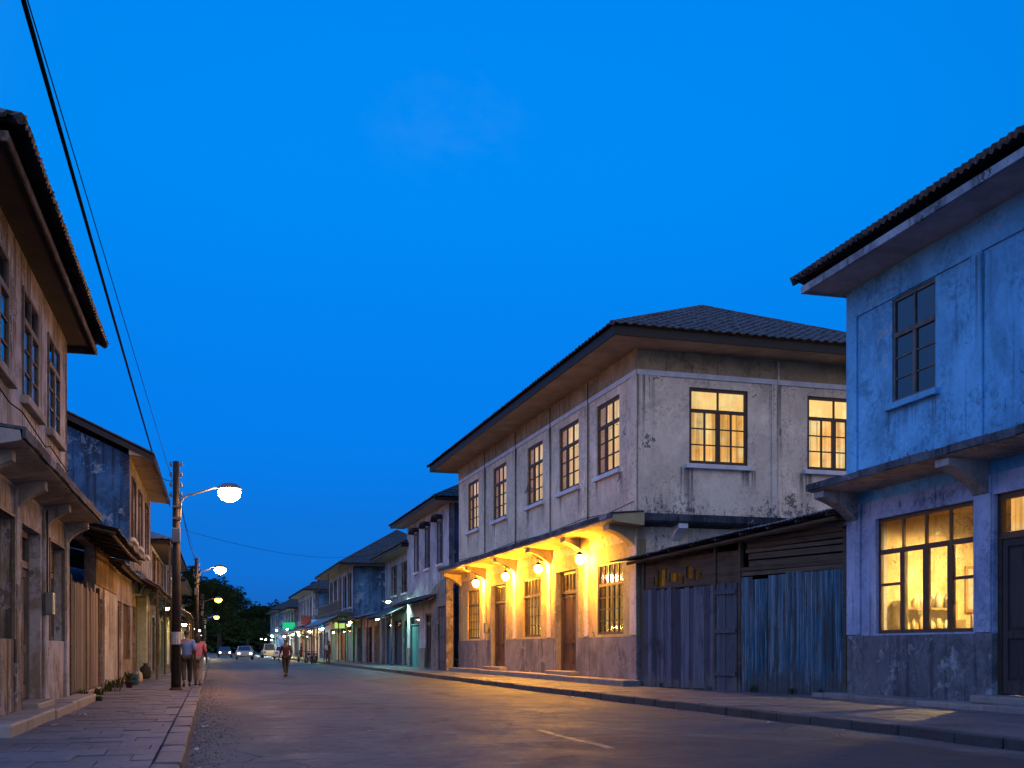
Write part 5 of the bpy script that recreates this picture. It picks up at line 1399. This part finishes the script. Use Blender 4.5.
# ================================================================== TREES
def tree(x, y, h, r, label, n=5200, clumps=26, leaf=.32, group='trees closing the end of the street'):
    o = empty('tree', (x, y, 0), R.uniform(0,6), label, 'tree', group)
    mb = MB(); lean = R.uniform(-.3,.3); hb = h*.42
    mb.tube([(0,0,-.1),(lean*.3,.1,hb*.5),(lean,.1,hb),(lean*1.1,0,h*.7)], [r*.075,r*.055,r*.045,r*.015], 9)
    cs = []
    for i in range(clumps):
        q = R.uniform(0,6.283); el = R.uniform(-.35,1.0); rr = r*R.uniform(.45,1.)
        c = Vector((lean+math.cos(q)*rr*math.cos(el*1.2), math.sin(q)*rr*math.cos(el*1.2), h*.62+math.sin(el*1.2)*(h*.34)*rr/r)); cs.append((c, r*R.uniform(.2,.36)))
        if i % 2 == 0: mb.tube([(lean*.9,.1,hb*R.uniform(.75,1.1)), Vector((lean,0,hb)).lerp(c,.5)+Vector((0,0,.2)), c], [r*.03,r*.018,r*.006], 5)
    mb.build('trunk', M['bark'], o, smooth=True)
    mb = MB()
    for i in range(n):
        c, cr = cs[R.randrange(clumps)]
        d = Vector((R.gauss(0,1),R.gauss(0,1),R.gauss(0,1))); d.normalize(); p = c+d*cr*(R.random()**.45); p.z = c.z+(p.z-c.z)*.75
        a = Vector((R.gauss(0,1),R.gauss(0,1),R.gauss(0,.5))).normalized(); b = a.orthogonal().normalized(); s = leaf*R.uniform(.5,1.2)
        mb.mesh([p-a*s*.6, p+b*s*.3, p+a*s*.6, p-b*s*.3], [(0,1,2,3)], 0, R.random())
    mb.build('crown', M['leaf'], o)
    return o
tree(-3.5, 112, 9.6, 3.4, 'broad dark tree over the left row behind the orange street lamp', 6000, 30, .34)
tree(-4.5, 128, 10.4, 4.4, 'tallest dark tree of the left row, beyond the orange lamp', 6000, 30, .4)
tree(-2.5, 165, 12.2, 6, 'spreading dark tree on the left near the end of the street', 6000, 30, .45)
tree(1.5, 228, 15.5, 8, 'big dark tree in the middle of the street end', 6500, 34, .6)
tree(-3, 214, 8, 5, 'low bushy tree left of the big one at the street end', 4500, 26, .5)
tree(7, 222, 7.5, 5, 'low bushy tree right in front of the big one at the street end', 4500, 26, .5)
tree(12, 238, 11.5, 7, 'lower tree right of the big one at the street end', 5200, 28, .6)
tree(14.5, 148, 12.6, 2.6, 'slim tree rising behind the farther white house on the right', 3000, 18, .3)
tree(17, 182, 13, 4, 'dark tree behind the small grey house on the right', 4000, 22, .42)
tree(22, 232, 12, 7, 'wide tree behind the last right-hand house', 4500, 26, .6)
tree(-14, 205, 12, 7, 'tree behind the left row far down the street', 4500, 26, .6)

# ================================================================== SKY, LIGHT, CAMERA
w = bpy.data.worlds.new('World'); scn.world = w; w.use_nodes = True
nt = w.node_tree; nt.nodes.clear()
def wn(typ, ins=None, out=0, **p):
    nd = nt.nodes.new('ShaderNode'+typ)
    for k, v in p.items(): setattr(nd, k, v)
    for k, v in (ins or {}).items():
        if isinstance(v, bpy.types.NodeSocket): nt.links.new(v, nd.inputs[k])
        else: nd.inputs[k].default_value = v
    return nd.outputs[out]
tc = wn('TexCoord', out=0)
nv = wn('VectorMath', {0: tc}, operation='NORMALIZE')
z = wn('SeparateXYZ', {0: nv}, out=2)
rp = nt.nodes.new('ShaderNodeValToRGB'); nt.links.new(z, rp.inputs[0])
cr = rp.color_ramp; cr.interpolation = 'EASE'
stops = [(0,(.012,.115,.46)),(.08,(.005,.18,.73)),(.2,(.001,.22,.89)),(.40,(.0,.265,.95)),(.6,(.0,.25,.93)),(1,(.03,.3,1.0))]
while len(cr.elements) < len(stops): cr.elements.new(.5)
for e, (p, c) in zip(cr.elements, stops): e.position = p; e.color = (*c, 1)
def dot(v, d):
    return wn('VectorMath', {0: v, 1: tuple(Vector(d).normalized())}, out=1, operation='DOT_PRODUCT')
f = wn('MapRange', {0: dot(nv, (.2,.93,.38)), 1: .75, 2: 1., 3: .80, 4: 1.}, interpolation_type='SMOOTHSTEP')
# paler, warmer glow added to the unseen sky behind the camera, lighting walls
back = wn('MapRange', {0: dot(nv, (.5,-.86,.12)), 1: .1, 2: .95, 3: 0., 4: 1.}, interpolation_type='SMOOTHSTEP')
def wmix(fac, a, b, blend='MIX'):
    nd = nt.nodes.new('ShaderNodeMix'); nd.data_type = 'RGBA'; nd.blend_type = blend
    for i, v in ((0,fac),(6,a),(7,b)):
        if isinstance(v, bpy.types.NodeSocket): nt.links.new(v, nd.inputs[i])
        else: nd.inputs[i].default_value = v if i == 0 else (*v, 1)
    return nd.outputs[2]
sc_ = wn('CombineXYZ', {0: f, 1: f, 2: f})
c = wmix(1., rp.outputs[0], sc_, 'MULTIPLY')
# one faint wisp of cloud
cn = wn('TexNoise', {'Vector': wn('VectorMath', {0: nv, 1: (1.,1.,1.6)}, operation='MULTIPLY'), 'Scale': 9., 'Detail': 7., 'Roughness': .65})
near_c = wn('MapRange', {0: dot(nv, (.215,.981,.50)), 1: .996, 2: .9996, 3: 0., 4: 1.}, interpolation_type='SMOOTHSTEP')
cl = wn('Math', {0: wn('MapRange', {0: cn, 1: .45, 2: .75, 3: 0., 4: .16}), 1: near_c}, operation='MULTIPLY')
c = wmix(cl, c, (.10,.36,.95))
c = wmix(back, c, (.80,.70,.80))
west = wn('MapRange', {0: dot(nv, (-.93,-.25,.3)), 1: .0, 2: .9, 3: 0., 4: 1.}, interpolation_type='SMOOTHSTEP')  # bright blue glow added to the unseen left sky, lighting the right-hand walls
c = wmix(west, c, (.26,.58,1.5))
bg = wn('Background', {0: c, 1: .95})
so = nt.nodes.new('ShaderNodeOutputWorld'); nt.links.new(bg, so.inputs[0])
# last light of dusk: very soft and weak
sl = bpy.data.lights.new('Sun', 'SUN'); sl.energy = .22; sl.angle = rad(45); sl.color = (1,.86,.9)
so_ = bpy.data.objects.new('Sun', sl); col.objects.link(so_); so_.rotation_euler = (rad(66), 0, rad(32))

cam = bpy.data.cameras.new('Camera'); cam.sensor_width = 36; cam.lens = 1080*36/1024; cam.shift_y = (648-384)/1024; cam.clip_end = 3000; cam.clip_start = .05
co = bpy.data.objects.new('Camera', cam); col.objects.link(co); co.location = (0,0,1.3)
co.rotation_euler = (rad(90), 0, -math.atan(300/1080)); scn.camera = co
scn.view_settings.view_transform = 'Standard'; scn.view_settings.look = 'None'; scn.view_settings.exposure = 0; scn.view_settings.gamma = 1
scn.render.engine = 'CYCLES'; cy = scn.cycles
cy.use_denoising = True; cy.max_bounces = 6; cy.diffuse_bounces = 3; cy.glossy_bounces = 3; cy.transparent_max_bounces = 8; cy.transmission_bounces = 3
cy.sample_clamp_indirect = 4; cy.sample_clamp_direct = 0; cy.caustics_reflective = False; cy.caustics_refractive = False; cy.use_light_tree = True

# more small lamps of the busy far shops
shop_lamp(9.3, 122, 2.7, 'warm', 'warm lamp low over the stall before the purple shop', 200, .16)
shop_lamp(9.5, 150.5, 2.9, 'warm', 'warm lamp at the far end of the farther white house', 220, .2)
shop_lamp(9.2, 178, 2.6, 'orange', 'orange lamp between the two farthest houses of the right row', 260, .22)
shop_lamp(8.8, 206, 3.0, 'cool', 'greenish lamp in front of the last dim house on the right', 260, .26)
shop_lamp(-1.3, 118, 2.6, 'orange', 'orange lamp low under the trees at the end of the left row', 240, .2)
shop_lamp(-1.2, 136, 2.8, 'white', 'white lamp beyond the tallest tree on the left', 240, .24)
shop_lamp(10.2, 83, 3.3, 'orange', 'orange lamp at the near end of the dark tin-roofed shop', 90, .12)
